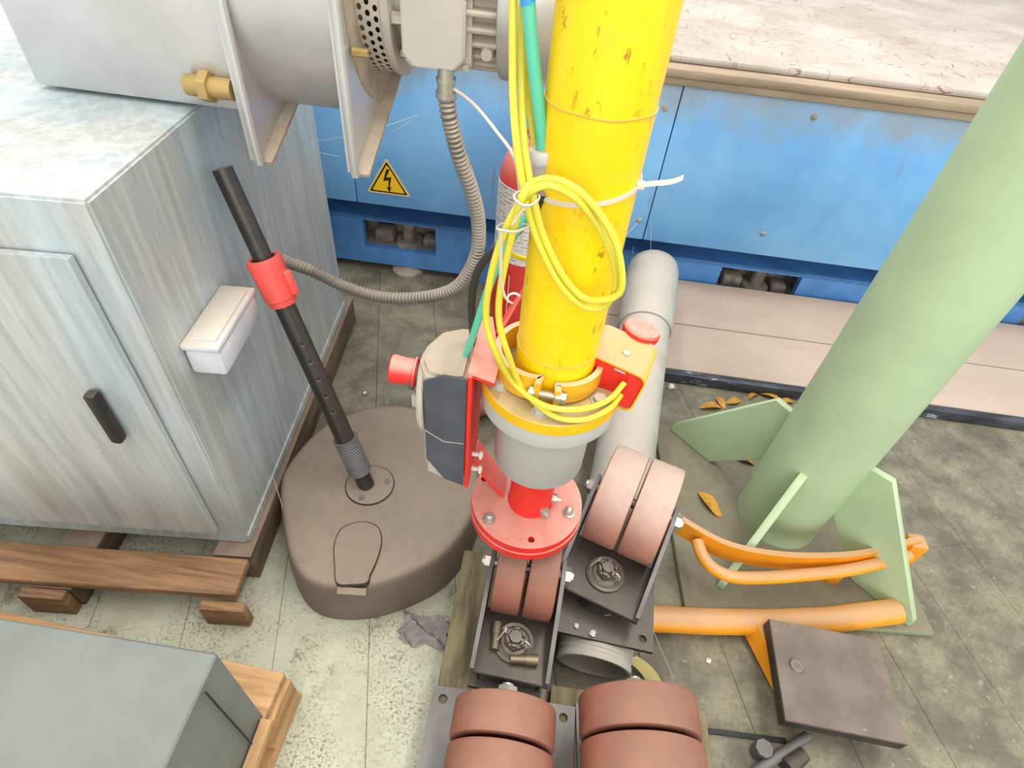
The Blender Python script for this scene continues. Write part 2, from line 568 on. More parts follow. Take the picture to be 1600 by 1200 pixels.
# ================================================================ FLOOR (long painted boards, laid askew to the machine)
floor_bm = bm_new()
add_box(floor_bm, (0.3, 1.2, -0.035), (8.0, 7.0, 0.05))
floor = obj('floor', floor_bm, 'groove_dark')
floor['kind'] = 'structure'
for n in floor_nodes:
    n.object = floor          # one continuous pattern across all boards
pb = bm_new()
add_box(pb, (0, 0, 0), (0.1992, 2.4, 0.02), 0.001, seg=1)
plank_mesh = None
ANG = R_(15.0)
dirv = Vector((-math.sin(ANG), math.cos(ANG), 0)); perp = Vector((math.cos(ANG), math.sin(ANG), 0))
p0 = Vector((-0.287, 0.527, 0))
first = None
for i in range(-12, 20):
    for j in (-1, 0, 1):
        pos = p0 + perp * (0.2 * (i + 0.5)) + dirv * (2.4 * j + (0.83 if i % 2 else 0.0) + 0.4) + Vector((0, 0, -0.01))
        if not (-2.6 < pos.x < 3.2 and -2.2 < pos.y < 4.2):
            continue
        if first is None:
            first = obj('floor_plank', pb, 'floor')
            o = first
        else:
            o = first.copy(); col.objects.link(o)
        o.parent = floor
        o.location = pos
        o.rotation_euler = (0, 0, ANG)

# ================================================================ BLUE MACHINE
mc = thing('machine_bed', 'long blue machine bed with scratched white table top behind the yellow pipe', 'machine', (0, 1.8, 0), world=True)
XL, XR = -2.6, 2.9
# upper cover panels: seams at x = -0.68 and 0.317
seams = [XL, -1.72, -0.680, 0.317, 1.36, 2.2, XR]
for a, b in zip(seams[:-1], seams[1:]):
    bm = bm_new()
    add_box(bm, ((a + b) / 2, 1.81, (0.326 + 0.818) / 2), (b - a - 0.003, 0.02, 0.818 - 0.326), 0.003)
    part('cover_panel', bm, 'blue', mc)
for (x, z) in ((0.281, 0.755), (0.288, 0.395), (0.697, 0.405), (1.30, 0.755), (1.30, 0.40), (-0.72, 0.755), (-0.645, 0.76), (-1.66, 0.755), (0.70, 0.78)):
    bm = bm_new()
    lathe_solid(bm, [(0.0006, 0.004), (0.006, 0.0036), (0.009, 0.0015), (0.0095, 0.0)], 14, Matrix.Translation((x, 1.8, z)) @ Matrix.Rotation(R_(90), 4, 'X'))
    part('screw', bm, 'foot_iron', mc)
bm = bm_new()
add_box(bm, ((XL + XR) / 2, 2.62, 0.58), (XR - XL, 1.56, 0.50), 0.004)
part('bed_body', bm, 'blue', mc)
bm = bm_new()
add_box(bm, ((XL + XR) / 2, 2.70, 0.28), (XR - XL, 1.40, 0.10))
part('shadow_gap_fill', bm, 'dark', mc)  # near-black filler, the shade of the gap put into its colour
# ledge under the table, in two steps
bm = bm_new()
add_box(bm, ((XL + XR) / 2, 2.60, 0.829), (XR - XL, 1.612, 0.021), 0.003)
part('lower_ledge', bm, 'ledge', mc)
bm = bm_new()
add_box(bm, ((XL + XR) / 2, 2.60, 0.852), (XR - XL, 1.628, 0.024), 0.006)
part('table_edge', bm, 'ledge', mc)
bm = bm_new()
add_box(bm, ((XL + XR) / 2, 2.83, 0.874), (XR - XL, 1.98, 0.02), 0.008)
part('table_top', bm, 'table_white', mc)
# lower frame with windows (a rail above, a rail below, posts between)
def frame_piece(x0, x1, z0, z1, y0=1.88, t=0.03):
    bm = bm_new()
    add_box(bm, ((x0 + x1) / 2, y0 + t / 2, (z0 + z1) / 2), (x1 - x0, t, z1 - z0), 0.004)
    return bm
wins = [(-1.78, -1.50), (-0.70, -0.423), (0.64, 0.93), (1.75, 2.03)]
bm = bm_new()
x = XL
for a, b in wins:
    add_box(bm, ((x + a) / 2, 1.895, 0.1305), (a - x, 0.03, 0.199), 0.0)
    add_box(bm, ((a + b) / 2, 1.895, 0.226), (b - a, 0.03, 0.008), 0.0)
    add_box(bm, ((a + b) / 2, 1.895, 0.065), (b - a, 0.03, 0.068), 0.0)
    x = b
add_box(bm, ((x + XR) / 2, 1.895, 0.1305), (XR - x, 0.03, 0.199), 0.0)
for a, b in ((XL, -0.86), (-0.30, -0.05), (0.1, 0.55), (1.0, 1.6), (2.2, XR)):     # feet strips reaching the floor
    add_box(bm, ((a + b) / 2, 1.896, 0.016), (b - a, 0.03, 0.032), 0.0)
add_box(bm, ((XL + XR) / 2, 2.08, 0.222), (XR - XL, 0.40, 0.014), 0.0)
part('lower_frame', bm, 'blue_low', mc)
for a, b in wins:      # pocket behind each window
    bm = bm_new()
    add_box(bm, ((a + b) / 2, 2.02, 0.14), (b - a + 0.06, 0.02, 0.15))
    add_box(bm, ((a + b) / 2, 1.968, 0.088), (b - a + 0.06, 0.11, 0.02))
    part('window_pocket', bm, 'foot_iron', mc)
    xc = (a + b) / 2 + 0.02
    bm = bm_new()
    add_cyl(bm, (xc, 1.950, 0.098), (xc, 1.950, 0.118), 0.055, 0.05, 20)
    add_cyl(bm, (xc, 1.950, 0.118), (xc, 1.950, 0.19), 0.026, 0.022, 20)
    add_cyl(bm, (xc, 1.950, 0.19), (xc, 1.950, 0.196), 0.012, 0.012, 12)
    part('levelling_bolt', bm, 'foot_iron', mc)
    bm = bm_new()
    add_box(bm, (xc - 0.095, 1.955, 0.125), (0.075, 0.06, 0.055), 0.012)
    part('clamp_block', bm, 'foot_iron', mc)
    bm = bm_new()
    add_box(bm, (xc + 0.085, 1.955, 0.118), (0.06, 0.06, 0.04), 0.012)
    part('clamp_block', bm, 'foot_iron', mc)
    bm = bm_new()
    lathe_solid(bm, [(0.001, 0.0), (0.062, 0.0), (0.062, 0.012), (0.045, 0.026), (0.001, 0.03)], 24, Matrix.Translation((xc, 1.905, 0)))
    part('levelling_foot', bm, 'foot_iron', mc)
# warning triangle stuck on the panel
def rtri(s, k):
    P = [Vector((-0.0765, 0)), Vector((0.0765, 0.0)), Vector((0.0, 0.127))]
    c = Vector((0, 0.0425))
    P = [c + (p - c) * s for p in P]
    out = []
    for i in range(3):
        a, b, d = P[i - 1], P[i], P[(i + 1) % 3]
        u, w = (a - b).normalized(), (d - b).normalized()
        for t in range(5):
            q = t / 4
            out.append(b + u * k * (1 - q) ** 2 + w * k * q ** 2)
    return [(p.x, p.y) for p in out]
SM = Matrix.Translation((-0.564, 1.7995, 0.371)) @ Matrix.Rotation(R_(90), 4, 'X')
bm = bm_new(); add_prism(bm, rtri(1.0, 0.010), 0.0012, SM)
sign = part('warning_sign', bm, 'sign_pale', mc, label='yellow triangular warning sticker with a black lightning bolt')
bm = bm_new(); add_prism(bm, rtri(0.86, 0.006), 0.0018, SM)
part('sign_border', bm, 'sign_black', sign)
bm = bm_new(); add_prism(bm, rtri(0.74, 0.006), 0.0024, SM)
part('sign_field', bm, 'sign_yellow', sign)
bolt = [(-0.002, 0.090), (-0.016, 0.047), (0.003, 0.052), (0.000, 0.026), (-0.006, 0.027), (0.004, 0.010), (0.011, 0.029), (0.005, 0.027), (0.013, 0.064), (-0.005, 0.060), (0.009, 0.089)]
bm = bm_new(); add_prism(bm, bolt, 0.003, SM)
part('lightning_bolt', bm, 'sign_black', sign)

# ================================================================ GALVANISED CABINET on its skid (left)
A = Vector((-0.585, 0.612)); B = Vector((-0.657, 1.505))
u = (B - A).normalized(); nrm = Vector((-u.y, u.x))      # pointing to -x
CW = 0.85
CT = 0.94
cab = thing('sheet_metal_cabinet', 'tall streaky galvanised sheet metal cabinet standing on a wooden skid', 'cabinet', (A.x, A.y, 0.10), world=True)
pts = [A, B, B + nrm * CW, A + nrm * CW]
bm = bm_new(); add_prism(bm, [(p.x, p.y) for p in pts], CT - 0.10, Matrix.Translation((0, 0, 0.10)))
bmesh.ops.bevel(bm, geom=list(bm.edges), offset=0.004, segments=2, affect='EDGES')
part('cabinet_body', bm, 'cabinet', cab)
bm = bm_new()
f0, f1 = A + nrm * 0.05 - u * 0.004, A + nrm * 0.80 - u * 0.004
mxf = Matrix.Translation((f0.x, f0.y, 0.16)) @ Matrix(((nrm.x, 0, -u.x, 0), (nrm.y, 0, -u.y, 0), (0, 1, 0, 0), (0, 0, 0, 1)))
add_prism(bm, [(0, 0), (0.75, 0), (0.75, 0.70), (0, 0.70)], 0.012, mxf)
door = part('cabinet_door', bm, 'cabinet', cab)
bm = bm_new()
hp = A + nrm * 0.12 - u * 0.03
add_box(bm, (hp.x, hp.y, 0.55), (0.02, 0.02, 0.12), 0.005)
part('door_handle', bm, 'iron_black', door)
for q in (0.0,):
    bm = bm_new()
    e0, e1 = A - nrm * 0.002 + u * 0.006, B - nrm * 0.002 - u * 0.006
    add_strip(bm, [(e0.x, e0.y, 0.112), (e1.x, e1.y, 0.112)], 0.02, 0.004, (0, 0, 1))
    part('bottom_hem', bm, 'cabinet', cab)

skid = thing('wooden_skid', 'dark dusty wooden pallet under the galvanised cabinet', 'pallet', (-0.9, 0.9, 0), world=True)
def along(a, b, w, h, z0, off):
    bm = bm_new()
    d = (b - a); L = d.length; d.normalize(); nn = Vector((-d.y, d.x))
    c = (a + b) / 2 + nn * off
    ang = math.atan2(d.y, d.x)
    add_box(bm, (c.x, c.y, z0 + h / 2), (L, w, h), 0.003, Matrix.Rotation(ang, 4, 'Z'))
    return bm
s0, s1 = A - u * 0.125, B + u * 0.05
for k, off in enumerate((0.026, 0.38, 0.80)):
    part('skid_bearer', along(s0 + u * (0.0 if k else 0.092), s1, 0.085, 0.076 if k else 0.098, 0.0, off), 'wood_dark', skid)
for k in range(6):
    q = s0 + u * (0.045 + k * 0.182)
    part('deck_board', along(q + nrm * (0.072 if k else -0.014), q + nrm * 0.86, 0.092 if k else 0.085, 0.0225, 0.0765, 0), 'wood_old_x' if k < 1 else 'wood_dark', skid)
q = s0 - u * 0.012
for off in (0.0, 0.38, 0.80):
    q2 = q + nrm * off
    part('skid_block', along(q2 - nrm * 0.035, q2 + nrm * 0.06, 0.022, 0.076, 0.0, 0.0), 'wood_old_x', skid)

# plastic box fixed to the cabinet side
jb = thing('plastic_box', 'white plastic box with a dusty lid hanging on the galvanised cabinet', 'box', (-0.60, 0.82, 0.5), world=True)
bc = A + u * 0.138
jang = math.atan2(u.y, u.x)
RJ = Matrix.Rotation(jang, 4, 'Z')
bx = bc - nrm * 0.033
bm = bm_new(); add_box(bm, (bx.x, bx.y, 0.616), (0.17, 0.062, 0.056), 0.008, RJ)
part('box_body', bm, 'plastic_white', jb)
bm = bm_new(); add_box(bm, (bx.x, bx.y, 0.650), (0.178, 0.066, 0.013), 0.005, RJ)
lid = part('box_lid', bm, 'plastic_white', jb)
bm = bm_new(); add_box(bm, (bx.x, bx.y, 0.658), (0.145, 0.048, 0.006), 0.0025, RJ)
part('lid_rim', bm, 'plastic_white', lid)

# ================================================================ BLOWER with motor (top left)
FY, FZ = 1.12, 1.12
fan = thing('blower', 'dusty metal blower with electric motor beside the yellow pipe', 'blower', (-0.6, 1.2, 0.94), world=True)
TX = Matrix.Translation((0, FY, FZ)) @ Matrix.Rotation(R_(90), 4, 'Y')   # lathe z -> world x (z=0 at x=0)
def lx(bm, prof, seg=48):
    lathe_solid(bm, [(r, xx) for r, xx in prof], seg, TX)
bm = bm_new()
lx(bm, [(0.001, -0.508), (0.208, -0.508), (0.208, -0.352), (0.001, -0.352)], 64)
part('fan_drum', bm, 'fan_metal', fan)
def side_plate(x0, x1, lip, matname):
    # outline in (y, z): corner down at the front, slanted lower edge
    P = [(0.905, 0.878), (0.93, 0.872), (1.20, 0.985), (1.36, 1.06), (1.36, 1.50), (0.905, 1.50)]
    bm = bm_new()
    mx = Matrix(((0, 0, 1, x0), (1, 0, 0, 0), (0, 1, 0, 0), (0, 0, 0, 1)))
    add_prism(bm, P, x1 - x0, mx)
    o = part('side_plate', bm, 'fan_metal', fan)
    bm = bm_new()      # rolled lip along the front and the slanted edge
    path = spline([(x1, 0.905, 1.50), (x1, 0.905, 1.2), (x1, 0.905, 0.90), (x1, 0.910, 0.880)], 0.04)
    add_tube(bm, path, 0.0075, 10)
    part('rolled_edge', bm, 'fan_metal', o)
    bm = bm_new()
    add_strip(bm, [(x1 + lip / 2, 0.912, 0.872), (x1 + lip / 2, 1.05, 0.925), (x1 + lip / 2, 1.20, 0.982), (x1 + lip / 2, 1.355, 1.055)], lip, 0.006, (1, 0, 0))
    part('lower_lip', bm, 'fan_dusty', o)
    return o
side_plate(-0.520, -0.506, 0.020, 'fan_metal')
side_plate(-0.352, -0.340, 0.022, 'fan_dusty')
bm = bm_new()
lx(bm, [(0.001, -0.340), (0.185, -0.340), (0.185, -0.338), (0.001, -0.337)], 48)
part('hub_plate', bm, 'fan_dusty', fan)
bm = bm_new()     # inlet box to the left: carries the blower on the cabinet
add_box(bm, (-0.70, 1.13, 1.115), (0.36, 0.40, 0.34), 0.01)
part('inlet_box', bm, 'fan_metal', fan)
bm = bm_new()
add_cyl(bm, (-0.60, 0.915, 0.985), (-0.525, 0.915, 0.985), 0.016, 0.016, 14)
add_cyl(bm, (-0.575, 0.915, 0.985), (-0.56, 0.915, 0.985), 0.024, 0.024, 6)
part('drain_stub', bm, 'brass', fan)
# perforated guard
GR, gx0, gx1 = 0.138, -0.339, -0.302
bm = bm_new()
ncol, nrow = 3, 56
cw = (gx1 - gx0) / ncol
for ci in range(ncol):
    for ri in range(nrow):
        a0 = 2 * math.pi * (ri + 0.5 * (ci % 2)) / nrow
        da = math.pi / nrow
        xc = gx0 + cw * (ci + 0.5)
        outer = [(-1, -1), (0, -1), (1, -1), (1, 0), (1, 1), (0, 1), (-1, 1), (-1, 0)]
        ov, iv = [], []
        for (px, py) in outer:
            l = math.hypot(px, py)
            for lst, fx, fy in ((ov, px * cw / 2, py * da), (iv, px / l * cw * 0.31, py / l * da * 0.62)):
                a = a0 + fy
                lst.append(bm.verts.new((xc + fx, FY + GR * math.cos(a), FZ + GR * math.sin(a))))
        for k in range(8):
            j = (k + 1) % 8
            bm.faces.new((ov[k], ov[j], iv[j], iv[k]))
part('perforated_guard', bm, 'motor_grey', fan)
bm = bm_new(); lx(bm, [(0.001, -0.334), (0.122, -0.334), (0.122, -0.303), (0.001, -0.303)], 32)
part('coupling', bm, 'dark', fan)
bm = bm_new(); lx(bm, [(0.001, -0.302), (0.139, -0.302), (0.141, -0.300), (0.141, -0.291), (0.139, -0.289), (0.001, -0.289)], 48)
part('motor_flange', bm, 'motor_grey', fan)
bm = bm_new(); lx(bm, [(0.001, -0.290), (0.098, -0.290), (0.098, -0.10), (0.001, -0.10)], 48)
part('motor_body', bm, 'motor_grey', fan)
for k in range(14):       # cooling ribs on the lower and front half
    a = R_(150 + k * 12)
    bm = bm_new()
    c = Vector((-0.166, FY + 0.106 * math.cos(a), FZ + 0.106 * math.sin(a)))
    add_box(bm, c, (0.085, 0.026, 0.0095), 0.003, Matrix.Rotation(a, 4, 'X'), 1)
    part('cooling_rib', bm, 'motor_grey', fan)
for k in (0, 1):
    a = R_(196 + 36 * k)
    bm = bm_new()
    c = Vector((-0.290, FY + 0.120 * math.cos(a), FZ + 0.112 * math.sin(a)))
    add_hex(bm, c + Vector((0.002, 0, 0)), (1, 0, 0), 0.010, 0.022)
    part('flange_bolt', bm, 'zinc', fan)
bm = bm_new()     # foot lug with a bolt hole
add_box(bm, (-0.140, 1.025, 1.052), (0.022, 0.012, 0.022), 0.004)
add_cyl(bm, (-0.140, 1.018, 1.052), (-0.140, 1.010, 1.052), 0.010, 0.009, 14)
part('lug', bm, 'motor_grey', fan)
bm = bm_new(); lx(bm, [(0.001, -0.124), (0.128, -0.124), (0.130, -0.118), (0.130, 0.01), (0.118, 0.03), (0.06, 0.035), (0.001, 0.035)], 48)
cowl = part('fan_cowl', bm, 'fan_metal', fan)
for a in (186, 216, 246):
    bm = bm_new()
    c = Vector((-0.100, FY + 0.130 * math.cos(R_(a)), FZ + 0.130 * math.sin(R_(a))))
    d = Vector((0, math.cos(R_(a)), math.sin(R_(a))))
    add_hex(bm, c - d * 0.001, d, 0.006, 0.004, 12)
    part('cowl_screw', bm, 'zinc', cowl)
bm = bm_new(); add_cyl(bm, (-0.336, 0.945, 1.052), (-0.312, 0.945, 1.052), 0.007, 0.006, 6)
part('grease_nipple', bm, 'brass', fan)
# terminal box facing forward, octagonal lid
tbx, tbz = -0.218, 1.085
def octo(w, h, c):
    return [(-w + c, -h), (w - c, -h), (w, -h + c), (w, h - c), (w - c, h), (-w + c, h), (-w, h - c), (-w, -h + c)]
TB = Matrix.Translation((tbx, 1.035, tbz)) @ Matrix.Rotation(R_(90), 4, 'X')
bm = bm_new(); add_prism(bm, octo(0.054, 0.062, 0.008), 0.025, TB)
tb = part('terminal_box', bm, 'motor_grey', fan)
bm = bm_new(); add_prism(bm, octo(0.050, 0.058, 0.018), 0.020, Matrix.Translation((tbx - 0.004, 1.010, tbz)) @ Matrix.Rotation(R_(90), 4, 'X'))
bmesh.ops.bevel(bm, geom=list(bm.edges), offset=0.003, segments=2, affect='EDGES')
part('box_cover', bm, 'lid_grey', tb)
for sx, sz in ((0.047, -0.054), (0.047, 0.054), (-0.047, 0.054)):
    bm = bm_new(); add_hex(bm, (tbx + sx, 1.0095, tbz + sz), (0, -1, 0), 0.006, 0.006, 10)
    part('cover_screw', bm, 'zinc', tb)

# conduit from the terminal box to the cabinet
cd = thing('flexible_conduit', 'ribbed grey conduit looping from the motor box to the cabinet', 'conduit', (-0.205, 1.0, 1.02), world=True)
gl = (-0.203, 1.000, 1.018)
bm = bm_new()
g0 = Vector((-0.203, 1.000, 1.031)); g1 = Vector((-0.203, 1.000, 0.985))
for t0, t1, r in ((0.0, 0.35, 0.0135), (0.35, 0.48, 0.0165), (0.48, 0.80, 0.0145), (0.80, 1.0, 0.0175)):
    add_cyl(bm, g0.lerp(g1, t0), g0.lerp(g1, t1), r, r, 20)
part('cable_gland', bm, 'zinc', cd)
cpath = spline([(-0.203, 1.000, 0.989), (-0.197, 1.000, 0.951), (-0.181, 1.010, 0.883), (-0.159, 1.030, 0.808), (-0.147, 1.050, 0.731), (-0.151, 1.060, 0.649), (-0.192, 1.070, 0.557), (-0.269, 1.080, 0.507), (-0.372, 1.085, 0.485), (-0.465, 1.090, 0.497), (-0.543, 1.100, 0.522), (-0.602, 1.115, 0.526), (-0.633, 1.130, 0.523)], 0.0014)
bm = bm_new()
add_tube(bm, cpath, 0.012, 12, True, lambda i: 0.0136 + 0.0018 * math.cos(2 * math.pi * i / 6))
part('ribbed_hose', bm, 'conduit', cd, angle=60)
wc = spline([(-0.193, 1.000, 1.000), (-0.174, 0.990, 0.995), (-0.146, 0.970, 0.985), (-0.109, 0.940, 0.963), (-0.076, 0.920, 0.934), (-0.061, 0.920, 0.875), (-0.050, 0.950, 0.760)], 0.01)
bm = bm_new(); add_tube(bm, wc, 0.0027, 8)
tag(obj('sensor_wire', bm, 'tie_white'), 'thin white wire running from the motor gland behind the yellow hoses', 'wire')

# ================================================================ PARASOL STAND
ps = thing('parasol_stand', 'brown plastic parasol base with a leaning black pole', 'parasol stand', (-0.34, 0.78, 0), world=True)
outline = [(-0.560, 0.743), (-0.566, 0.825), (-0.525, 0.950), (-0.430, 1.035), (-0.330, 1.062), (-0.215, 1.035), (-0.125, 0.955), (-0.085, 0.845), (-0.084, 0.735), (-0.130, 0.630), (-0.205, 0.565), (-0.296, 0.522), (-0.392, 0.515), (-0.452, 0.552), (-0.500, 0.622)]
loop = spline([(x_, y_, 0) for x_, y_ in outline], 0.02, closed=True)
cen = Vector((-0.33, 0.79, 0))
bm = bm_new()
rings = []
for s_, z_ in ((1.0, 0.0), (1.012, 0.02), (1.005, 0.09), (0.99, 0.128), (0.972, 0.142), (0.945, 0.149), (0.90, 0.152), (0.55, 0.156), (0.2, 0.158)):
    rings.append([bm.verts.new((cen.x + (p.x - cen.x) * s_, cen.y + (p.y - cen.y) * s_, z_)) for p in loop])
for a_, b_ in zip(rings[:-1], rings[1:]):
    n_ = len(a_)
    for k in range(n_):
        bm.faces.new((a_[k], a_[(k + 1) % n_], b_[(k + 1) % n_], b_[k]))
bm.faces.new(rings[-1]); bm.faces.new(list(reversed(rings[0])))
part('base_shell', bm, 'plastic_brown', ps, angle=50)
cap_pts = [(-0.335, 0.676, 0.157), (-0.296, 0.670, 0.157), (-0.276, 0.636, 0.157), (-0.273, 0.590, 0.157), (-0.278, 0.551, 0.157), (-0.279, 0.534, 0.157), (-0.309, 0.525, 0.157), (-0.341, 0.523, 0.157), (-0.359, 0.561, 0.157), (-0.377, 0.611, 0.157), (-0.372, 0.654, 0.157)]
cl = spline(cap_pts, 0.006, closed=True)
cc = sum((Vector(p) for p in cap_pts), Vector()) / len(cap_pts)
bm = bm_new(); add_prism(bm, [(p.x, p.y) for p in cl], 0.0125, Matrix.Translation((0, 0, 0.145)))
cp = part('filler_cap', bm, 'groove_dark', ps)
bm = bm_new(); add_prism(bm, [(cc.x + (p.x - cc.x) * 0.955, cc.y + (p.y - cc.y) * 0.965) for p in cl], 0.016, Matrix.Translation((0, 0, 0.1435)))
part('cap_lid', bm, 'plastic_brown', cp)
bm = bm_new(); add_strip(bm, [(-0.338, 0.515, 0.147), (-0.278, 0.520, 0.147)], 0.004, 0.014, (0, -0.4, 0.9))
part('cap_tab', bm, 'plastic_brown', cp)
dc = Vector((-0.345, 0.775, 0.157))
bm = bm_new(); lathe_solid(bm, [(0.001, 0.0), (0.058, 0.0), (0.058, 0.003), (0.001, 0.003)], 40, Matrix.Translation(dc))
dk = part('collar_disc', bm, 'groove_dark', ps)
bm = bm_new(); lathe_solid(bm, [(0.001, 0.0), (0.0555, 0.0), (0.0555, 0.0048), (0.05, 0.006), (0.001, 0.006)], 40, Matrix.Translation(dc))
part('collar_plate', bm, 'plastic_brown', dk)
for a in (20, 140, 260):
    bm = bm_new(); add_hex(bm, dc + Vector((0.042 * math.cos(R_(a)), 0.042 * math.sin(R_(a)), 0.0055)), (0, 0, 1), 0.007, 0.003, 14)
    part('screw', bm, 'iron_grey', dk)
pA = Vector((-0.352, 0.772, 0.158))
pB = Vector((-0.560, 0.898, 0.796))
pd = (pB - pA).normalized()
Lp = (pB - pA).length
def pp(t):
    return pA + pd * t
# sizes along the pole: find the red clamp from its place on the photograph's pole
T0 = Lp * 0.695
bm = bm_new(); add_cyl(bm, pA, pp(0.06), 0.019, 0.019, 20)
part('pole_foot', bm, 'iron_black', ps)
bm = bm_new()
sl = [pp(0.045 + 0.0011 * i) for i in range(0, 92)]
add_tube(bm, sl, 0.026, 20, True, lambda i: (0.0285 if i > 88 else 0.0255 + (0.0012 if (i // 3) % 2 else 0.0)))
part('ribbed_sleeve', bm, 'iron_grey', ps)
bm = bm_new(); add_cyl(bm, pp(0.13), pp(T0 + 0.03), 0.0215, 0.0200, 28)
lp = part('lower_pole', bm, 'pole_black', ps)
side = pd.cross(Vector((0, 0, 1))).normalized(); fwd = side.cross(pd).normalized()
tocam = (Vector((0, 0, 1.33)) - pp(Lp * 0.45)); tocam -= pd * tocam.dot(pd); tocam.normalize()
for k in range(5):
    q = pp(Lp * (0.34 + 0.062 * k)) + tocam * 0.0195
    bm = bm_new()
    mx = Matrix.Translation(q) @ frame_z(tocam)
    add_lathe(bm, [(0.0046, 0.0005), (0.0062, 0.0022), (0.0066, 0.0005)], 16, mx)
    part('hole_rim', bm, 'steel', lp)
    bm = bm_new()
    lathe_solid(bm, [(0.0005, 0.0), (0.0047, 0.0), (0.0047, 0.0015), (0.0005, 0.0016)], 14, mx)
    part('adjusting_hole', bm, 'sign_black', lp)
bm = bm_new()
prof = [(0.0215, -0.045), (0.027, -0.045), (0.0275, -0.034), (0.0300, -0.032), (0.0335, 0.045), (0.0325, 0.050), (0.0235, 0.050), (0.0235, 0.040), (0.0215, 0.035)]
mxc = Matrix.Translation(pp(T0 + 0.055)) @ frame_z(pd)
add_lathe(bm, prof, 32, mxc, close=True)
clamp = part('red_clamp_sleeve', bm, 'red_clamp', ps, label='red plastic clamp sleeve')
bm = bm_new()
mk = Matrix.Translation(pp(T0 + 0.05) + (side * 0.5 + tocam * 0.2).normalized() * -0.0) @ frame_z(pd)
sd = (Vector((1, 0.0, 0)) - pd * pd.x).normalized()
add_box(bm, pp(T0 + 0.050) + sd * 0.030, (0.018, 0.024, 0.05), 0.006, frame_z(pd))
part('clamp_boss', bm, 'red_clamp', clamp)
bm = bm_new(); add_cyl(bm, pp(T0 + 0.02), pp(Lp * 1.09), 0.0178, 0.0178, 28)
part('upper_pole', bm, 'pole_black', ps)
# ================================================================ YELLOW LIFTING COLUMN (hangs from overhead)
AX, AY = 0.032, 0.622
man = thing('lifting_column', 'yellow pipe column hanging with bolted flange, grey drum and red plate', 'lifting column', (AX, AY, 0.385), world=True)
TA = Matrix.Translation((AX, AY, 0))
bm = bm_new()
lathe_solid(bm, [(0.001, 0.75), (0.057, 0.75), (0.057, 2.9), (0.001, 2.9)], 64, TA)
pipe = part('yellow_pipe', bm, 'pipe_yellow', man)
for z_, r_ in ((0.812, 0.0578), (1.132, 0.0577)):
    bm = bm_new()
    ring = [(AX + r_ * 0.995 * math.cos(t * math.pi / 32), AY + r_ * 0.995 * math.sin(t * math.pi / 32), z_ + 0.0005 * math.sin(t * 0.6)) for t in range(64)]
    add_tube(bm, ring, 0.0009, 6, False, None, True)
    part('weld_seam', bm, 'clamp_yellow', pipe)
bm = bm_new(); lathe_solid(bm, [(0.001, 0.728), (0.103, 0.728), (0.1045, 0.7295), (0.1045, 0.7485), (0.103, 0.750), (0.001, 0.750)], 72, TA)
fl = part('yellow_flange', bm, 'flange_yellow', man)
for a in (-150, -98, -33, 12, 57, 102, 147):
    c = Vector((AX + 0.083 * math.cos(R_(a)), AY + 0.083 * math.sin(R_(a)), 0.750))
    bm = bm_new()
    lathe_solid(bm, [(0.001, 0), (0.0125, 0), (0.0125, 0.0018), (0.001, 0.0018)], 20, Matrix.Translation(c))
    add_hex(bm, c + Vector((0, 0, 0.0018)), (0, 0, 1), 0.0098, 0.0062, 6, R_(a))
    part('flange_bolt', bm, 'grey_cast', fl)
bm = bm_new(); lathe_solid(bm, [(0.001, 0.697), (0.100, 0.697), (0.104, 0.701), (0.104, 0.724), (0.102, 0.7275), (0.001, 0.7275)], 72, TA)
part('grey_flange', bm, 'grey_cast', man)
bm = bm_new(); lathe_solid(bm, [(0.001, 0.556), (0.072, 0.556), (0.0755, 0.561), (0.0755, 0.697), (0.001, 0.697)], 64, TA)
part('grey_drum', bm, 'grey_cast', man)
bm = bm_new(); lathe_solid(bm, [(0.001, 0.418), (0.043, 0.418), (0.040, 0.424), (0.040, 0.556), (0.001, 0.556)], 48, TA)
part('red_neck', bm, 'red_clean', man)
RX = AX - 0.006
TR = Matrix.Translation((RX, AY, 0))
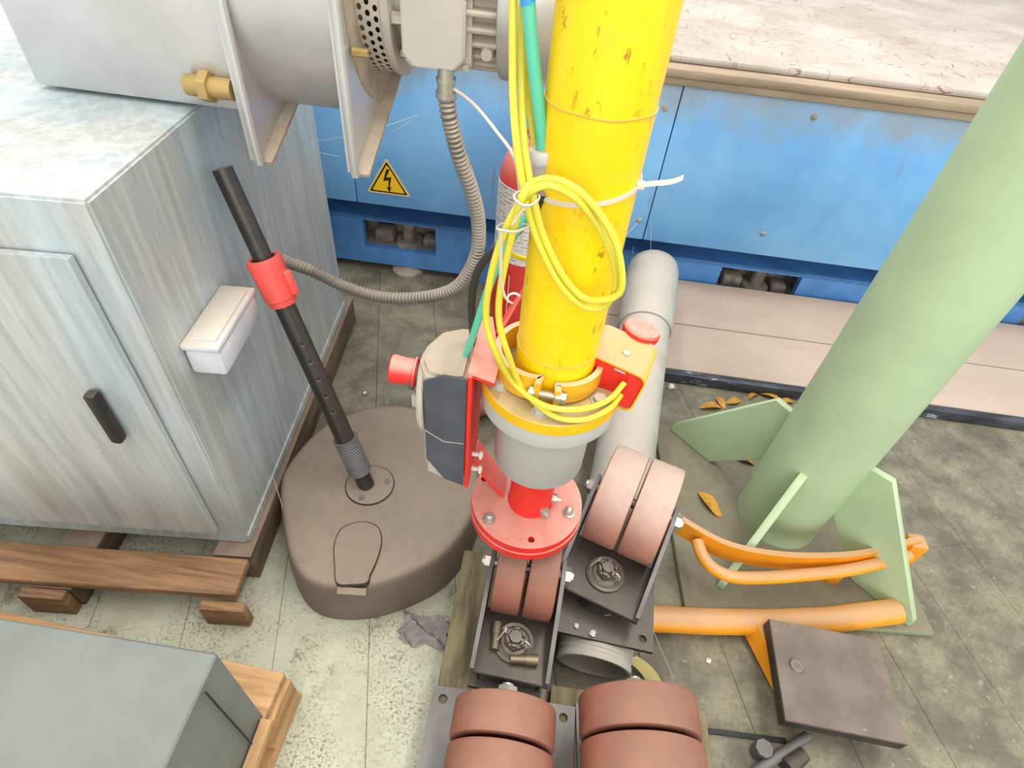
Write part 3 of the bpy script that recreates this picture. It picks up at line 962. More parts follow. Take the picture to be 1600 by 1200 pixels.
for nm, r_, z0_, z1_ in (('red_plate', 0.1035, 0.404, 0.420), ('red_lower_plate', 0.1055, 0.386, 0.402)):
    bm = bm_new()
    b2 = bmesh.new()
    seg = 72
    holes = [((-0.060, 0.653, 0.420)), ((0.042, 0.538, 0.420))]
    ov = [b2.verts.new((RX + r_ * math.cos(2 * math.pi * k / seg), AY + r_ * math.sin(2 * math.pi * k / seg), z0_)) for k in range(seg)]
    ed = [b2.edges.new((ov[k], ov[(k + 1) % seg])) for k in range(seg)]
    if nm == 'red_plate':
        for h in holes:
            rv = [b2.verts.new((h[0] + 0.0062 * math.cos(2 * math.pi * k / 16), h[1] + 0.0062 * math.sin(2 * math.pi * k / 16), z0_)) for k in range(16)]
            ed += [b2.edges.new((rv[k], rv[(k + 1) % 16])) for k in range(16)]
    bmesh.ops.triangle_fill(b2, use_beauty=True, edges=ed)
    ex = bmesh.ops.extrude_face_region(b2, geom=list(b2.faces))
    bmesh.ops.translate(b2, vec=(0, 0, z1_ - z0_), verts=[v for v in ex['geom'] if isinstance(v, bmesh.types.BMVert)])
    me = bpy.data.meshes.new('tmp'); b2.to_mesh(me); b2.free(); bm.from_mesh(me); bpy.data.meshes.remove(me)
    rp = part(nm, bm, 'red', man)
    if nm == 'red_plate':
        for c in ((-0.038, 0.566, 0.420), (0.105, 0.604, 0.420)):
            bm = bm_new()
            lathe_solid(bm, [(0.0005, 0.017), (0.004, 0.0165), (0.0072, 0.013), (0.008, 0.008), (0.0085, 0.003), (0.0115, 0.0025), (0.0115, 0.0), (0.0005, 0.0)], 16, Matrix.Translation(Vector(c)))
            part('acorn_nut', bm, 'zinc', rp)
        for c in ((0.060, 0.619, 0.440), (0.056, 0.593, 0.436)):
            c = Vector(c)
            d = Vector((c.x - AX, c.y - AY, 0)).normalized()
            s_ = Vector((AX, AY, c.z)) + d * 0.038
            bm = bm_new(); add_hex(bm, s_, d, 0.0095, 0.010); add_cyl(bm, s_ + d * 0.010, s_ + d * 0.018, 0.0055, 0.004, 12)
            part('set_screw', bm, 'zinc', man)
# clamp collar: two half bands bolted together at the front and back
def band(a0_, a1_, r_in, r_out, z0_, z1_, flare0, flare1):
    pts_ = []
    n_ = 26
    mid = []
    for i in range(n_ + 1):
        t = i / n_
        a = R_(a0_ + (a1_ - a0_) * t)
        r_ = r_in + (r_out - r_in) * math.sin(math.pi * t)
        mid.append(Vector((AX + r_ * math.cos(a), AY + r_ * math.sin(a), (z0_ + z1_) / 2)))
    def ear(a, ln, side_):
        d = Vector((math.cos(R_(a)), math.sin(R_(a)), 0))
        return [mid[0 if side_ == 0 else -1] + d * ln * q for q in (0.35, 1.0)]
    path = list(reversed(ear(a0_, flare0, 0))) + mid + ear(a1_, flare1, 1)
    bm = bm_new(); add_strip(bm, spline(path, 0.006), z1_ - z0_, 0.0085, (0, 0, 1))
    return bm
cl_ = part('clamp_band', band(-106, -252, 0.0625, 0.083, 0.753, 0.795, 0.015, 0.018), 'clamp_yellow', man)
part('clamp_band', band(-84, 70, 0.0625, 0.066, 0.756, 0.788, 0.015, 0.018), 'clamp_yellow', man)
bm = bm_new()
f_ = Vector((math.cos(R_(-95)), math.sin(R_(-95)), 0)); sd_ = Vector((-f_.y, f_.x, 0))
cb_ = Vector((AX, AY, 0.774)) + f_ * 0.0715
add_cyl(bm, cb_ - sd_ * 0.026, cb_ + sd_ * 0.026, 0.0052, 0.0052, 12)
add_hex(bm, cb_ + sd_ * 0.012, sd_, 0.0098, 0.008)
add_hex(bm, cb_ + sd_ * 0.0205, sd_, 0.0088, 0.006)
add_hex(bm, cb_ - sd_ * 0.024, sd_, 0.0098, 0.007)
part('clamp_bolt', bm, 'zinc', man)

# push-button housing (yellow shell, red end face and red mushroom button behind)
hb = Vector((0.122, 0.634, 0.766))
hrot = R_(-16)
HM = Matrix.Translation(hb) @ Matrix.Rotation(hrot, 4, 'Z') @ Matrix.Rotation(R_(8), 4, 'Y')
def rrect(w, h, r, k=5):
    out = []
    for sx, sy, a in ((1, 1, 0), (-1, 1, 90), (-1, -1, 180), (1, -1, 270)):
        for i in range(k + 1):
            t = R_(a + 90 * i / k)
            out.append((sx * (w - r) + r * math.cos(t), sy * (h - r) + r * math.sin(t)))
    return out
FR = HM @ Matrix.Rotation(R_(90), 4, 'X')       # local z -> world -y
out_, in_ = rrect(0.046, 0.037, 0.014), rrect(0.0435, 0.0345, 0.012)
bm = bm_new()
L0, L1 = -0.038, 0.038
ro = [[bm.verts.new(FR @ Vector((a, b, zz))) for a, b in out_] for zz in (L0, L1)]
ri = [[bm.verts.new(FR @ Vector((a, b, zz))) for a, b in in_] for zz in (L1, L0 + 0.01)]
n_ = len(out_)
for A_, B_ in ((ro[0], ro[1]), (ro[1], ri[0]), (ri[0], ri[1])):
    for k in range(n_):
        bm.faces.new((A_[k], A_[(k + 1) % n_], B_[(k + 1) % n_], B_[k]))
bm.faces.new(list(reversed(ro[0]))); bm.faces.new(ri[1])
hs = part('button_housing', bm, 'flange_yellow', man, label='yellow push-button housing with a red face')
bm = bm_new(); add_prism(bm, rrect(0.043, 0.034, 0.012), 0.006, FR @ Matrix.Translation((0, 0, L1 - 0.010)))
part('red_face', bm, 'red_clean', hs)
bm = bm_new(); add_box(bm, (0, 0, 0), (0.016, 0.002, 0.004), 0.0, FR @ Matrix.Translation((0.006, 0.029, L1 - 0.003)))
part('face_slot', bm, 'tie_white', hs)
BB = HM @ Matrix.Translation((0.012, 0.056, 0.026)) @ Matrix.Rotation(R_(-12), 4, 'X')
bm = bm_new(); lathe_solid(bm, [(0.001, -0.03), (0.015, -0.03), (0.015, 0.0), (0.0275, 0.002), (0.0285, 0.006), (0.0285, 0.012), (0.026, 0.0155), (0.001, 0.0165)], 32, BB)
part('mushroom_button', bm, 'red', hs)
bm = bm_new(); add_hex(bm, HM @ Vector((0.004, -0.006, 0.0365)), (HM.to_3x3() @ Vector((0, 0, 1))), 0.006, 0.003)
part('housing_screw', bm, 'grey_cast', hs)
bm = bm_new(); add_box(bm, (AX + 0.062, AY + 0.012, 0.772), (0.034, 0.03, 0.03), 0.004)
part('housing_bracket', bm, 'clamp_yellow', man)

# red angle bracket and control box on the left
RXP = -0.082
bm = bm_new(); add_box(bm, (RXP, 0.62, 0.644), (0.007, 0.115, 0.262), 0.0012, None, 1)
br = part('red_bracket', bm, 'red', man, label='red sheet metal angle bracket')
bm = bm_new()
add_prism(bm, [(-0.086, 0.568), (-0.047, 0.556), (-0.045, 0.60), (-0.070, 0.70), (-0.086, 0.70)], 0.006, Matrix.Translation((0, 0, 0.770)))
part('bracket_top', bm, 'red', br)
bm = bm_new()
add_strip(bm, [(-0.058, 0.66, 0.775), (-0.040, 0.705, 0.80), (-0.02, 0.73, 0.83)], 0.02, 0.005, (0.5, 0, 0.8))
part('bracket_arm', bm, 'red', br)
for (y_, z_) in ((0.60, 0.560), (0.60, 0.52)):
    bm = bm_new(); add_cyl(bm, (-0.0785, y_, z_), (-0.060, y_, z_), 0.004, 0.004, 10); add_hex(bm, (-0.066, y_, z_), (1, 0, 0), 0.008, 0.005)
    part('bracket_bolt', bm, 'tie_white', br)
bm = bm_new()
add_strip(bm, [(-0.080, 0.655, 0.50), (-0.055, 0.65, 0.46), (-0.02, 0.64, 0.425)], 0.05, 0.006, (0, 1, 0))
part('bracket_stay', bm, 'red', br)
# box body: plan outline in (x, y); rounded on the left
plan = [(-0.0865, 0.563), (-0.116, 0.556), (-0.146, 0.566), (-0.158, 0.590), (-0.156, 0.625), (-0.140, 0.660), (-0.112, 0.675), (-0.0865, 0.675)]
bm = bm_new(); add_prism(bm, plan, 0.235, Matrix.Translation((0, 0, 0.535)))
bmesh.ops.bevel(bm, geom=[e for e in bm.edges if abs((e.verts[0].co - e.verts[1].co).z) < 1e-6], offset=0.006, segments=2, affect='EDGES')
cbx = part('control_box', bm, 'box_grey', man, label='dusty grey control box with black front and red stop button')
bm = bm_new()
# folded black front: two facets meeting at x=-0.116, cut corners top and bottom
def front_facet(x0, y0, x1, y1, zs0, zs1):
    v = [bm.verts.new(p) for p in ((x0, y0, zs0[0]), (x1, y1, zs1[0]), (x1, y1, zs1[1]), (x0, y0, zs0[1]))]
    w_ = [bm.verts.new((p.co.x, p.co.y - 0.004, p.co.z)) for p in v]
    bm.faces.new(v); bm.faces.new(list(reversed(w_)))
    for k in range(4):
        bm.faces.new((v[k], v[(k + 1) % 4], w_[(k + 1) % 4], w_[k]))
front_facet(-0.1475, 0.5655, -0.1165, 0.5555, (0.580, 0.754), (0.546, 0.781))
front_facet(-0.1165, 0.5555, -0.0865, 0.5625, (0.546, 0.781), (0.524, 0.772))
part('black_front', bm, 'box_black', cbx)
bm = bm_new(); add_strip(bm, [(-0.1475, 0.5600, 0.652), (-0.1165, 0.5505, 0.643), (-0.087, 0.5570, 0.636)], 0.0012, 0.0012, (0, 0, 1))
part('front_seam', bm, 'box_grey', cbx)
bm = bm_new()
lathe_solid(bm, [(0.001, 0.0), (0.048, 0.0), (0.050, 0.002), (0.050, 0.006), (0.047, 0.010), (0.001, 0.011)], 32, Matrix.Translation((-0.150, 0.607, 0.690)) @ Matrix.Rotation(R_(-90), 4, 'Y') @ Matrix.Scale(1.5, 4, (1, 0, 0)))
part('round_cover', bm, 'box_grey', cbx)
bm = bm_new(); add_cyl(bm, (-0.160, 0.600, 0.730), (-0.185, 0.600, 0.733), 0.017, 0.017, 20)
add_hex(bm, (-0.168, 0.600, 0.725), (-1, 0, 0.1), 0.022, 0.006, 20)
part('button_collar', bm, 'iron_grey', cbx)
EB = Matrix.Translation((-0.178, 0.600, 0.733)) @ frame_z((-1, -0.05, 0.1))
bm = bm_new(); lathe_solid(bm, [(0.001, -0.006), (0.0195, -0.006), (0.020, 0.0), (0.0195, 0.006), (0.0215, 0.022), (0.0205, 0.0265), (0.016, 0.029), (0.001, 0.030)], 32, EB)
part('stop_button', bm, 'red', cbx)
bm = bm_new(); add_lathe(bm, [(0.0195, -0.012), (0.0235, -0.010), (0.0235, -0.007), (0.0195, -0.006)], 28, EB, close=True)
part('button_ring', bm, 'red', cbx)
bm = bm_new(); add_box(bm, (-0.165, 0.585, 0.690), (0.014, 0.012, 0.026), 0.003)
part('small_plug', bm, 'grey_cast', cbx)

# hose fitting on the pipe
ft0, ft1 = Vector((-0.020, 0.600, 1.084)), Vector((-0.018, 0.600, 1.072))
ax_ = (ft1 - ft0).normalized()
bm = bm_new(); add_lathe(bm, [(0.0072, 0.0), (0.0135, 0.0), (0.0142, 0.003), (0.0142, 0.010), (0.0125, 0.014), (0.0072, 0.014)], 24, Matrix.Translation(ft0) @ frame_z(ax_), close=True)
fit = part('hose_fitting', bm, 'plastic_white', man)
bm = bm_new()
add_cyl(bm, ft0 + ax_ * 0.012, ft0 + ax_ * 0.036, 0.0115, 0.0125, 20)
add_hex(bm, ft0 + ax_ * 0.026, ax_, 0.0135, 0.012)
add_cyl(bm, ft0 + ax_ * 0.036, Vector((AX - 0.045, AY - 0.01, (ft0 + ax_ * 0.05).z)), 0.011, 0.010, 16)
part('fitting_elbow', bm, 'grey_cast', fit)

# ---------------------------------------------------------------- hoses (each its own thing)
def hose(name, pts_, r, m, label, cat, step=0.008, seg=12, group=None):
    bm = bm_new(); add_tube(bm, spline(pts_, step), r, seg)
    return tag(obj(name, bm, m, None, 60), label, cat, group)
hose('air_hose', [(-0.066, 0.620, 1.250), (-0.061, 0.610, 1.190), (-0.055, 0.600, 1.132), (-0.045, 0.575, 1.093), (-0.032, 0.555, 1.056), (-0.014, 0.548, 1.011), (0.016, 0.545, 0.961), (0.045, 0.545, 0.934), (0.069, 0.545, 0.932), (0.080, 0.545, 0.952), (0.077, 0.545, 0.983), (0.057, 0.545, 1.022), (0.028, 0.540, 1.058), (0.001, 0.535, 1.075), (-0.017, 0.532, 1.075), (-0.034, 0.530, 1.056), (-0.049, 0.530, 1.015), (-0.059, 0.530, 0.959), (-0.061, 0.535, 0.901), (-0.046, 0.535, 0.850), (-0.018, 0.557, 0.778), (0.024, 0.528, 0.776), (0.071, 0.534, 0.772), (0.111, 0.565, 0.766), (0.131, 0.590, 0.779)], 0.0041, 'hose_yellow', 'outer of the two yellow air hoses looped on the column', 'hose')
hose('air_hose', [(-0.056, 0.630, 1.250), (-0.053, 0.620, 1.188), (-0.047, 0.610, 1.129), (-0.038, 0.585, 1.089), (-0.024, 0.556, 1.057), (-0.008, 0.549, 1.016), (0.019, 0.546, 0.971), (0.046, 0.546, 0.944), (0.065, 0.536, 0.949), (0.085, 0.536, 0.963), (0.080, 0.536, 0.995), (0.062, 0.537, 1.033), (0.029, 0.541, 1.067), (-0.001, 0.545, 1.078), (-0.022, 0.541, 1.075), (-0.031, 0.522, 1.069), (-0.039, 0.530, 1.020), (-0.046, 0.530, 0.961), (-0.046, 0.535, 0.905), (-0.033, 0.535, 0.857), (-0.007, 0.559, 0.770), (0.036, 0.528, 0.760), (0.078, 0.529, 0.758), (0.113, 0.556, 0.757), (0.131, 0.588, 0.756)], 0.0041, 'hose_yellow', 'inner of the two yellow air hoses looped on the column', 'hose')
hose('air_hose', [(-0.050, 0.640, 1.249), (-0.048, 0.630, 1.187), (-0.046, 0.625, 1.143), (-0.034, 0.620, 1.096), (-0.025, 0.615, 1.058), (-0.028, 0.610, 1.030), (-0.047, 0.620, 0.982), (-0.054, 0.640, 0.939), (-0.042, 0.660, 0.914), (-0.023, 0.680, 0.899)], 0.0038, 'hose_yellow', 'short yellow air hose passing behind the looped pair', 'hose')
g_ = thing('green_hose', 'green air hose ending in a white collar on the column', 'hose', (-0.020, 0.600, 1.082), world=True)
bm = bm_new(); add_tube(bm, spline([(-0.048, 0.605, 1.210), (-0.039, 0.602, 1.167), (-0.027, 0.600, 1.117), (-0.019, 0.600, 1.079)], 0.01), 0.0066, 14)
part('green_tube', bm, 'hose_green', g_, 60)
bm = bm_new(); add_tube(bm, spline([(-0.055, 0.610, 1.252), (-0.051, 0.607, 1.226), (-0.048, 0.605, 1.208)], 0.01), 0.0069, 14)
part('blue_tube', bm, 'hose_blue', g_, 60)
hose('green_hose', [(-0.016, 0.600, 1.028), (-0.025, 0.600, 1.011), (-0.042, 0.600, 0.979), (-0.060, 0.600, 0.930), (-0.074, 0.605, 0.870), (-0.088, 0.610, 0.803), (-0.102, 0.615, 0.744), (-0.106, 0.620, 0.715)], 0.0052, 'hose_green', 'green hose running down into the top of the control box', 'hose')
hose('black_cable', [(-0.013, 0.585, 1.044), (-0.023, 0.600, 1.009), (-0.046, 0.630, 0.961), (-0.071, 0.640, 0.927), (-0.089, 0.645, 0.891), (-0.095, 0.645, 0.843), (-0.092, 0.645, 0.785), (-0.088, 0.650, 0.731)], 0.0056, 'cable_black', 'black cable curving down behind the control box', 'cable')
# cable ties
ct = thing('cable_tie', 'long white cable tie around the yellow pipe with its tail sticking out', 'cable tie', (AX, AY, 1.0), world=True)
zt0, zt1 = (0.019, 0.565, 1.046)[2], (0.084, 0.600, 1.058)[2]
ring = []
for k in range(64):
    a = 2 * math.pi * k / 64
    ring.append((AX + 0.0583 * math.cos(a), AY + 0.0583 * math.sin(a), zt0 + (zt1 - zt0) * (math.cos(a) * 0.9 + 0.0)))
bm = bm_new()
rr = [Vector(p) for p in ring] + [Vector(ring[0])]
add_strip(bm, rr, 0.0052, 0.0016, (0, 0, 1))
part('tie_loop', bm, 'tie_white', ct)
bm = bm_new(); h_ = Vector((0.088, 0.600, 1.059)); add_box(bm, h_, (0.009, 0.007, 0.008), 0.001)
part('tie_head', bm, 'tie_white', ct)
bm = bm_new(); add_strip(bm, spline([(0.088, 0.600, 1.059), (0.104, 0.600, 1.063), (0.120, 0.600, 1.067), (0.130, 0.600, 1.073)], 0.01), 0.0055, 0.0018, (0, 0.3, 1))
part('tie_tail', bm, 'tie_white', ct)
def small_tie(pts_, tail, label):
    t_ = thing('cable_tie', label, 'cable tie', pts_[0], world=True)
    bm = bm_new(); lp_ = spline(pts_, 0.004, closed=True); add_strip(bm, lp_ + [lp_[0]], 0.0045, 0.0015, (0.1, -0.6, 0.7))
    part('tie_loop', bm, 'tie_white', t_)
    bm = bm_new(); add_strip(bm, spline(tail, 0.006), 0.0045, 0.0015, (0.5, -0.6, 0.5))
    part('tie_tail', bm, 'tie_white', t_)
small_tie([(-0.040, 0.520, 1.068), (-0.033, 0.512, 1.065), (-0.024, 0.508, 1.066), (-0.017, 0.512, 1.069), (-0.016, 0.530, 1.067), (-0.031, 0.565, 1.054)], [(-0.026, 0.510, 1.065), (-0.032, 0.515, 1.053), (-0.039, 0.520, 1.037)], 'small white cable tie holding the crossing of the yellow loop')
small_tie([(-0.054, 0.520, 1.031), (-0.044, 0.512, 1.034), (-0.034, 0.515, 1.033), (-0.023, 0.545, 1.025), (-0.036, 0.600, 0.995), (-0.056, 0.600, 0.992)], [(-0.050, 0.515, 1.034), (-0.048, 0.520, 1.000), (-0.046, 0.525, 0.965), (-0.040, 0.530, 0.940), (-0.032, 0.535, 0.930)], 'white cable tie below the yellow loop with a long hanging tail')
for q_ in ():
    pass
bm = bm_new(); add_tube(bm, spline([(-0.036, 0.530, 0.935), (-0.038, 0.530, 0.940), (-0.035, 0.530, 0.946), (-0.029, 0.530, 0.948), (-0.024, 0.530, 0.945)], 0.003), 0.0014, 8)
tag(obj('cut_tie_end', bm, 'tie_white'), 'curled white tie end beside the pipe', 'cable tie')

# ================================================================ FIRE EXTINGUISHER behind the pipe
fe = thing('fire_extinguisher', 'dusty red fire extinguisher with white label behind the yellow pipe', 'fire extinguisher', (-0.066, 1.52, 0), world=True)
FT = Matrix.Translation((-0.066, 1.52, 0))
bm = bm_new(); lathe_solid(bm, [(0.001, 0.0), (0.080, 0.0), (0.095, 0.006), (0.095, 0.62), (0.092, 0.645), (0.082, 0.678), (0.062, 0.708), (0.034, 0.728), (0.024, 0.732), (0.024, 0.755), (0.001, 0.755)], 48, FT)
part('extinguisher_body', bm, 'ext_red', fe)
def patch(name, r_, a0_, a1_, z0_, z1_, m, parent):
    bm = bm_new()
    add_lathe(bm, [(r_, z0_), (r_ + 0.0008, z0_), (r_ + 0.0008, z1_), (r_, z1_)], 24, FT, R_(a0_), R_(a1_), close=True)
    return part(name, bm, m, parent)
patch('white_label', 0.0952, 185, 330, 0.40, 0.625, 'label_print', fe)
pg = patch('pictogram_panel', 0.0952, 190, 250, 0.19, 0.385, 'red', fe)
patch('panel_frame', 0.0956, 247, 249, 0.20, 0.36, 'tie_white', pg)
patch('panel_frame', 0.0956, 230, 231.5, 0.20, 0.34, 'tie_white', pg)
bm = bm_new()
add_cyl(bm, (-0.066, 1.52, 0.745), (-0.066, 1.52, 0.79), 0.02, 0.02, 16)
part('valve', bm, 'red_clean', fe)
bm = bm_new(); add_strip(bm, [(-0.10, 1.49, 0.735), (-0.085, 1.50, 0.775), (-0.062, 1.51, 0.80), (0.06, 1.55, 0.84)], 0.022, 0.004, (0.2, 0.9, 0.1))
part('carry_lever', bm, 'red_clean', fe)

# ================================================================ CASTERS (upside down: plate below, wheels up)
def wheel_bm(R, w):
    bm = bm_new()
    mx = Matrix.Rotation(R_(90), 4, 'Y')
    c = 0.006
    prof = [(0.012, -w * 0.36), (R * 0.45, -w * 0.36), (R * 0.72, -w * 0.42), (R * 0.82, -w / 2), (R - c, -w / 2), (R - c * 0.3, -w / 2 + c * 0.3), (R, -w / 2 + c), (R, w / 2 - c), (R - c * 0.3, w / 2 - c * 0.3), (R - c, w / 2), (R * 0.82, w / 2), (R * 0.72, w * 0.42), (R * 0.45, w * 0.36), (0.012, w * 0.36)]
    add_lathe(bm, prof, 56, mx, close=True)
    return bm
def caster(label, loc, rotz, R=0.09, w=0.070, trail=0.12, zf=0.055, za=0.135, wm='wheel_red', plate=0.23, pm='iron_black', nut=True, prot=0.0, plate_y=None):
    t = thing('twin_wheel_caster', label, 'caster', loc, rotz, 'upside-down twin wheel casters')
    W = 2 * w + 0.008 + 0.012
    hp_ = plate / 2 - 0.022
    py_ = plate_y or plate
    hq_ = py_ / 2 - 0.022
    bm = bm_new(); add_plate_hole(bm, plate, py_, 0.010, [(sx * hp_, sy * hq_, 0.0085) for sx in (-1, 1) for sy in (-1, 1)], 0.0, Matrix.Rotation(prot, 4, 'Z'))
    part('mounting_plate', bm, pm, t)
    bm = bm_new(); lathe_solid(bm, [(0.001, 0.010), (0.062, 0.010), (0.066, 0.020), (0.058, 0.034), (0.052, zf), (0.001, zf)], 36)
    part('swivel_bearing', bm, 'iron_black', t)
    y0, y1 = (-0.068, 0.060) if trail > 0.05 else (-0.055, 0.055)
    bm = bm_new(); add_box(bm, (0, (y0 + y1) / 2, zf + 0.005), (W + 0.018, y1 - y0, 0.010), 0.002, None, 1)
    part('fork_base', bm, pm, t)
    for s in (-1, 1):
        P = [(y0, 0), (y1, 0), (trail + 0.030, za - zf - 0.014), (trail + 0.022, za - zf + 0.022), (trail - 0.02, za - zf + 0.026), (y0, 0.030)]
        if trail < 0.05:
            P = [(y0, 0), (y1, 0), (0.026, za - zf), (0.016, za - zf + 0.022), (-0.016, za - zf + 0.022), (-0.026, za - zf)]
        bm = bm_new()
        add_prism(bm, P, 0.008, Matrix(((0, 0, 1, s * (W / 2 + 0.005) - 0.004), (1, 0, 0, 0), (0, 1, 0, zf), (0, 0, 0, 1))))
        part('fork_arm', bm, 'iron_grey', t)
    for s in (-1, 1):
        o = part('wheel', wheel_bm(R, w), wm, t)
        o.location = (s * (w / 2 + 0.003), trail, za)
    bm = bm_new()
    add_cyl(bm, (-W / 2 - 0.026, trail, za), (W / 2 + 0.026, trail, za), 0.0105, 0.0105, 16)
    add_hex(bm, (W / 2 + 0.009, trail, za), (1, 0, 0), 0.0185, 0.012)
    add_hex(bm, (-W / 2 - 0.009, trail, za), (-1, 0, 0), 0.0185, 0.012)
    part('axle_bolt', bm, 'zinc', t)
    if nut:
        bm = bm_new()
        lathe_solid(bm, [(0.001, 0), (0.038, 0), (0.041, 0.003), (0.041, 0.006), (0.036, 0.009), (0.030, 0.0075), (0.026, 0.011), (0.001, 0.011)], 32, Matrix.Translation((0, 0, zf + 0.010)))
        wsh = part('washer', bm, 'steel', t)
        bm = bm_new()
        add_hex(bm, (0, 0, zf + 0.020), (0, 0, 1), 0.0225, 0.013)
        for k in range(6):
            a = R_(60 * k + 30)
            add_box(bm, (0.0165 * math.cos(a), 0.0165 * math.sin(a), zf + 0.037), (0.006, 0.011, 0.009), 0.001, Matrix.Rotation(a, 4, 'Z'), 1)
        add_cyl(bm, (0, 0, zf + 0.030), (0, 0, zf + 0.043), 0.0125, 0.012, 18)
        part('castle_nut', bm, 'steel', t)
        bm = bm_new()
        add_tube(bm, spline([(-0.034, -0.010, zf + 0.030), (-0.024, 0.006, zf + 0.037), (-0.018, 0.012, zf + 0.038), (-0.022, 0.016, zf + 0.038), (-0.02, 0.006, zf + 0.037), (0, 0, zf + 0.037), (0.022, -0.004, zf + 0.036), (0.029, -0.009, zf + 0.035), (0.026, -0.014, zf + 0.035), (0.02, -0.008, zf + 0.035)], 0.003), 0.0015, 6)
        part('split_pin', bm, 'zinc', t)
    return t
PT = 0.12      # top of the low pallet that carries the casters
caster('twin wheel caster with wheels facing the camera at bottom left of the yellow loop pipe', (0.036, 0.246, PT), R_(90), R=0.085, w=0.062, trail=0.0, za=0.150, plate=0.245, plate_y=0.274, pm='iron_grey', nut=False)['label'] = 'brown twin wheel caster on a grey plate nearest the bare floor'
caster('larger brown twin wheel caster in front of the open duct end', (0.258, 0.281, PT), R_(94), R=0.098, w=0.064, trail=0.0, za=0.165, plate=0.20, plate_y=0.155, pm='iron_grey', nut=False)
caster('dark twin wheel caster directly below the red plate', (0.042, 0.448, PT), R_(-3), R=0.092, w=0.056, trail=0.120, za=0.140, plate=0.150, nut=True)
caster('pale dusty twin wheel caster tilted across the grey duct', (0.212, 0.600, 0.158), R_(-19), R=0.107, w=0.071, trail=0.128, za=0.155, wm='wheel_dusty', prot=R_(15))
# loose wheel behind the control box
lw = thing('loose_caster_wheel', 'dusty pink wheel lying on the floor behind the control box', 'wheel', (-0.165, 1.215, 0.09), R_(35))
o = part('wheel', wheel_bm(0.09, 0.09), 'wheel_dusty', lw)
bm = bm_new(); add_cyl(bm, (-0.05, 0, 0), (0.05, 0, 0), 0.0125, 0.0125, 16); add_hex(bm, (0.05, 0, 0), (1, 0, 0), 0.02, 0.01)
part('axle_bolt', bm, 'zinc', lw)

# low pallet under the casters
pl = thing('low_pallet', 'low olive wooden pallet carrying the brown casters', 'pallet', (0.1, 0.3, 0))
pl.location = (0, 0, 0)
for x0, x1, y0, y1 in ((-0.095, 0.008, 0.03, 0.665), (0.014, 0.117, 0.03, 0.655), (0.125, 0.228, 0.03, 0.405), (0.234, 0.337, 0.03, 0.412), (0.343, 0.43, 0.03, 0.40)):
    bm = bm_new(); add_box(bm, ((x0 + x1) / 2, (y0 + y1) / 2, PT - 0.011), (x1 - x0, y1 - y0, 0.022), 0.003)
    part('deck_plank', bm, 'wood_olive', pl)
for y_, x1 in ((0.08, 0.43), (0.36, 0.43), (0.60, 0.117)):
    bm = bm_new(); add_box(bm, ((-0.095 + x1) / 2, y_, 0.049), (x1 + 0.095, 0.08, 0.098), 0.003)
    part('bearer', bm, 'wood_olive', pl)

# loose bolts on the dark caster
for p_, d_, lab in (((0.037, 0.413, 0.196), (1, 0.1, 0.0), 'short brass-coloured bolt lying in front of the dark caster'), ((0.005, 0.425, 0.196), (-0.02, 1, 0), 'short brass-coloured bolt lying beside the dark caster wheel')):
    t_ = thing('loose_bolt', lab, 'bolt', (p_[0], p_[1], p_[2]))
    d_ = Vector(d_).normalized()
    bm = bm_new(); add_cyl(bm, (0, 0, 0), d_ * 0.034, 0.0085, 0.0085, 14)
    part('shank', bm, 'brass_dull', t_)
    bm = bm_new(); add_cyl(bm, d_ * 0.028, d_ * 0.052, 0.0105, 0.0105, 14)
    part('head', bm, 'brass_dull', t_)

# ================================================================ GREY DUCT
du = thing('round_duct', 'dusty grey round duct lying from the blue machine towards the casters', 'duct', (0.21, 0.47, 0), world=True)
D0, D1 = Vector((0.214, 0.466, 0.079)), Vector((0.366, 1.735, 0.262))
dd = (D1 - D0).normalized(); LD = (D1 - D0).length
mxd = Matrix.Translation(D0) @ frame_z(dd)
bm = bm_new()
add_lathe(bm, [(0.071, 0.0), (0.078, 0.0), (0.0785, 0.012), (0.0765, 0.014), (0.0765, 0.02), (0.0785, 0.022), (0.078, 0.03), (0.078, LD * 0.80), (0.071, LD * 0.80)], 48, mxd, close=True)
part('duct_pipe', bm, 'galv_duct', du)
bm = bm_new()
prof = [(0.0785, LD * 0.765), (0.084, LD * 0.765), (0.087, LD * 0.78)]
for k in range(9):
    prof.append((0.0865 + 0.0014 * (k % 2), LD * (0.80 + 0.02 * k)))
prof += [(0.0865, LD * 0.975), (0.082, LD * 0.995), (0.07, LD), (0.001, LD), (0.001, LD * 0.9), (0.0785, LD * 0.9)]
add_lathe(bm, prof, 48, mxd)
part('wrapped_sleeve', bm, 'galv_duct', du, angle=60)

# ================================================================ BOARD in front of the machine
bd = thing('dusty_ramp', 'dusty brown boards sloping up against the blue machine', 'boards', (0.9, 1.47, 0), world=True)
def ramp_piece(x0, x1, t0, t1, th, name, m):
    # runs from front (y=1.47, z=0.040) to back (y=1.85, z=0.150)
    F, K = Vector((0, 1.47, 0.040)), Vector((0, 1.858, 0.152))
    a_, b_ = F.lerp(K, t0), F.lerp(K, t1)
    nn = Vector((0, -(K - F).z, (K - F).y)).normalized()
    bm = bm_new()
    v = []
    for x_ in (x0, x1):
        v.append([bm.verts.new((x_, q.y, q.z)) for q in (a_ - nn * th, b_ - nn * th, b_, a_)])
    for k in range(4):
        bm.faces.new((v[0][k], v[0][(k + 1) % 4], v[1][(k + 1) % 4], v[1][k]))
    bm.faces.new(v[0]); bm.faces.new(list(reversed(v[1])))
    bmesh.ops.bevel(bm, geom=list(bm.edges), offset=0.002, segments=1, affect='EDGES')
    return part(name, bm, m, bd)
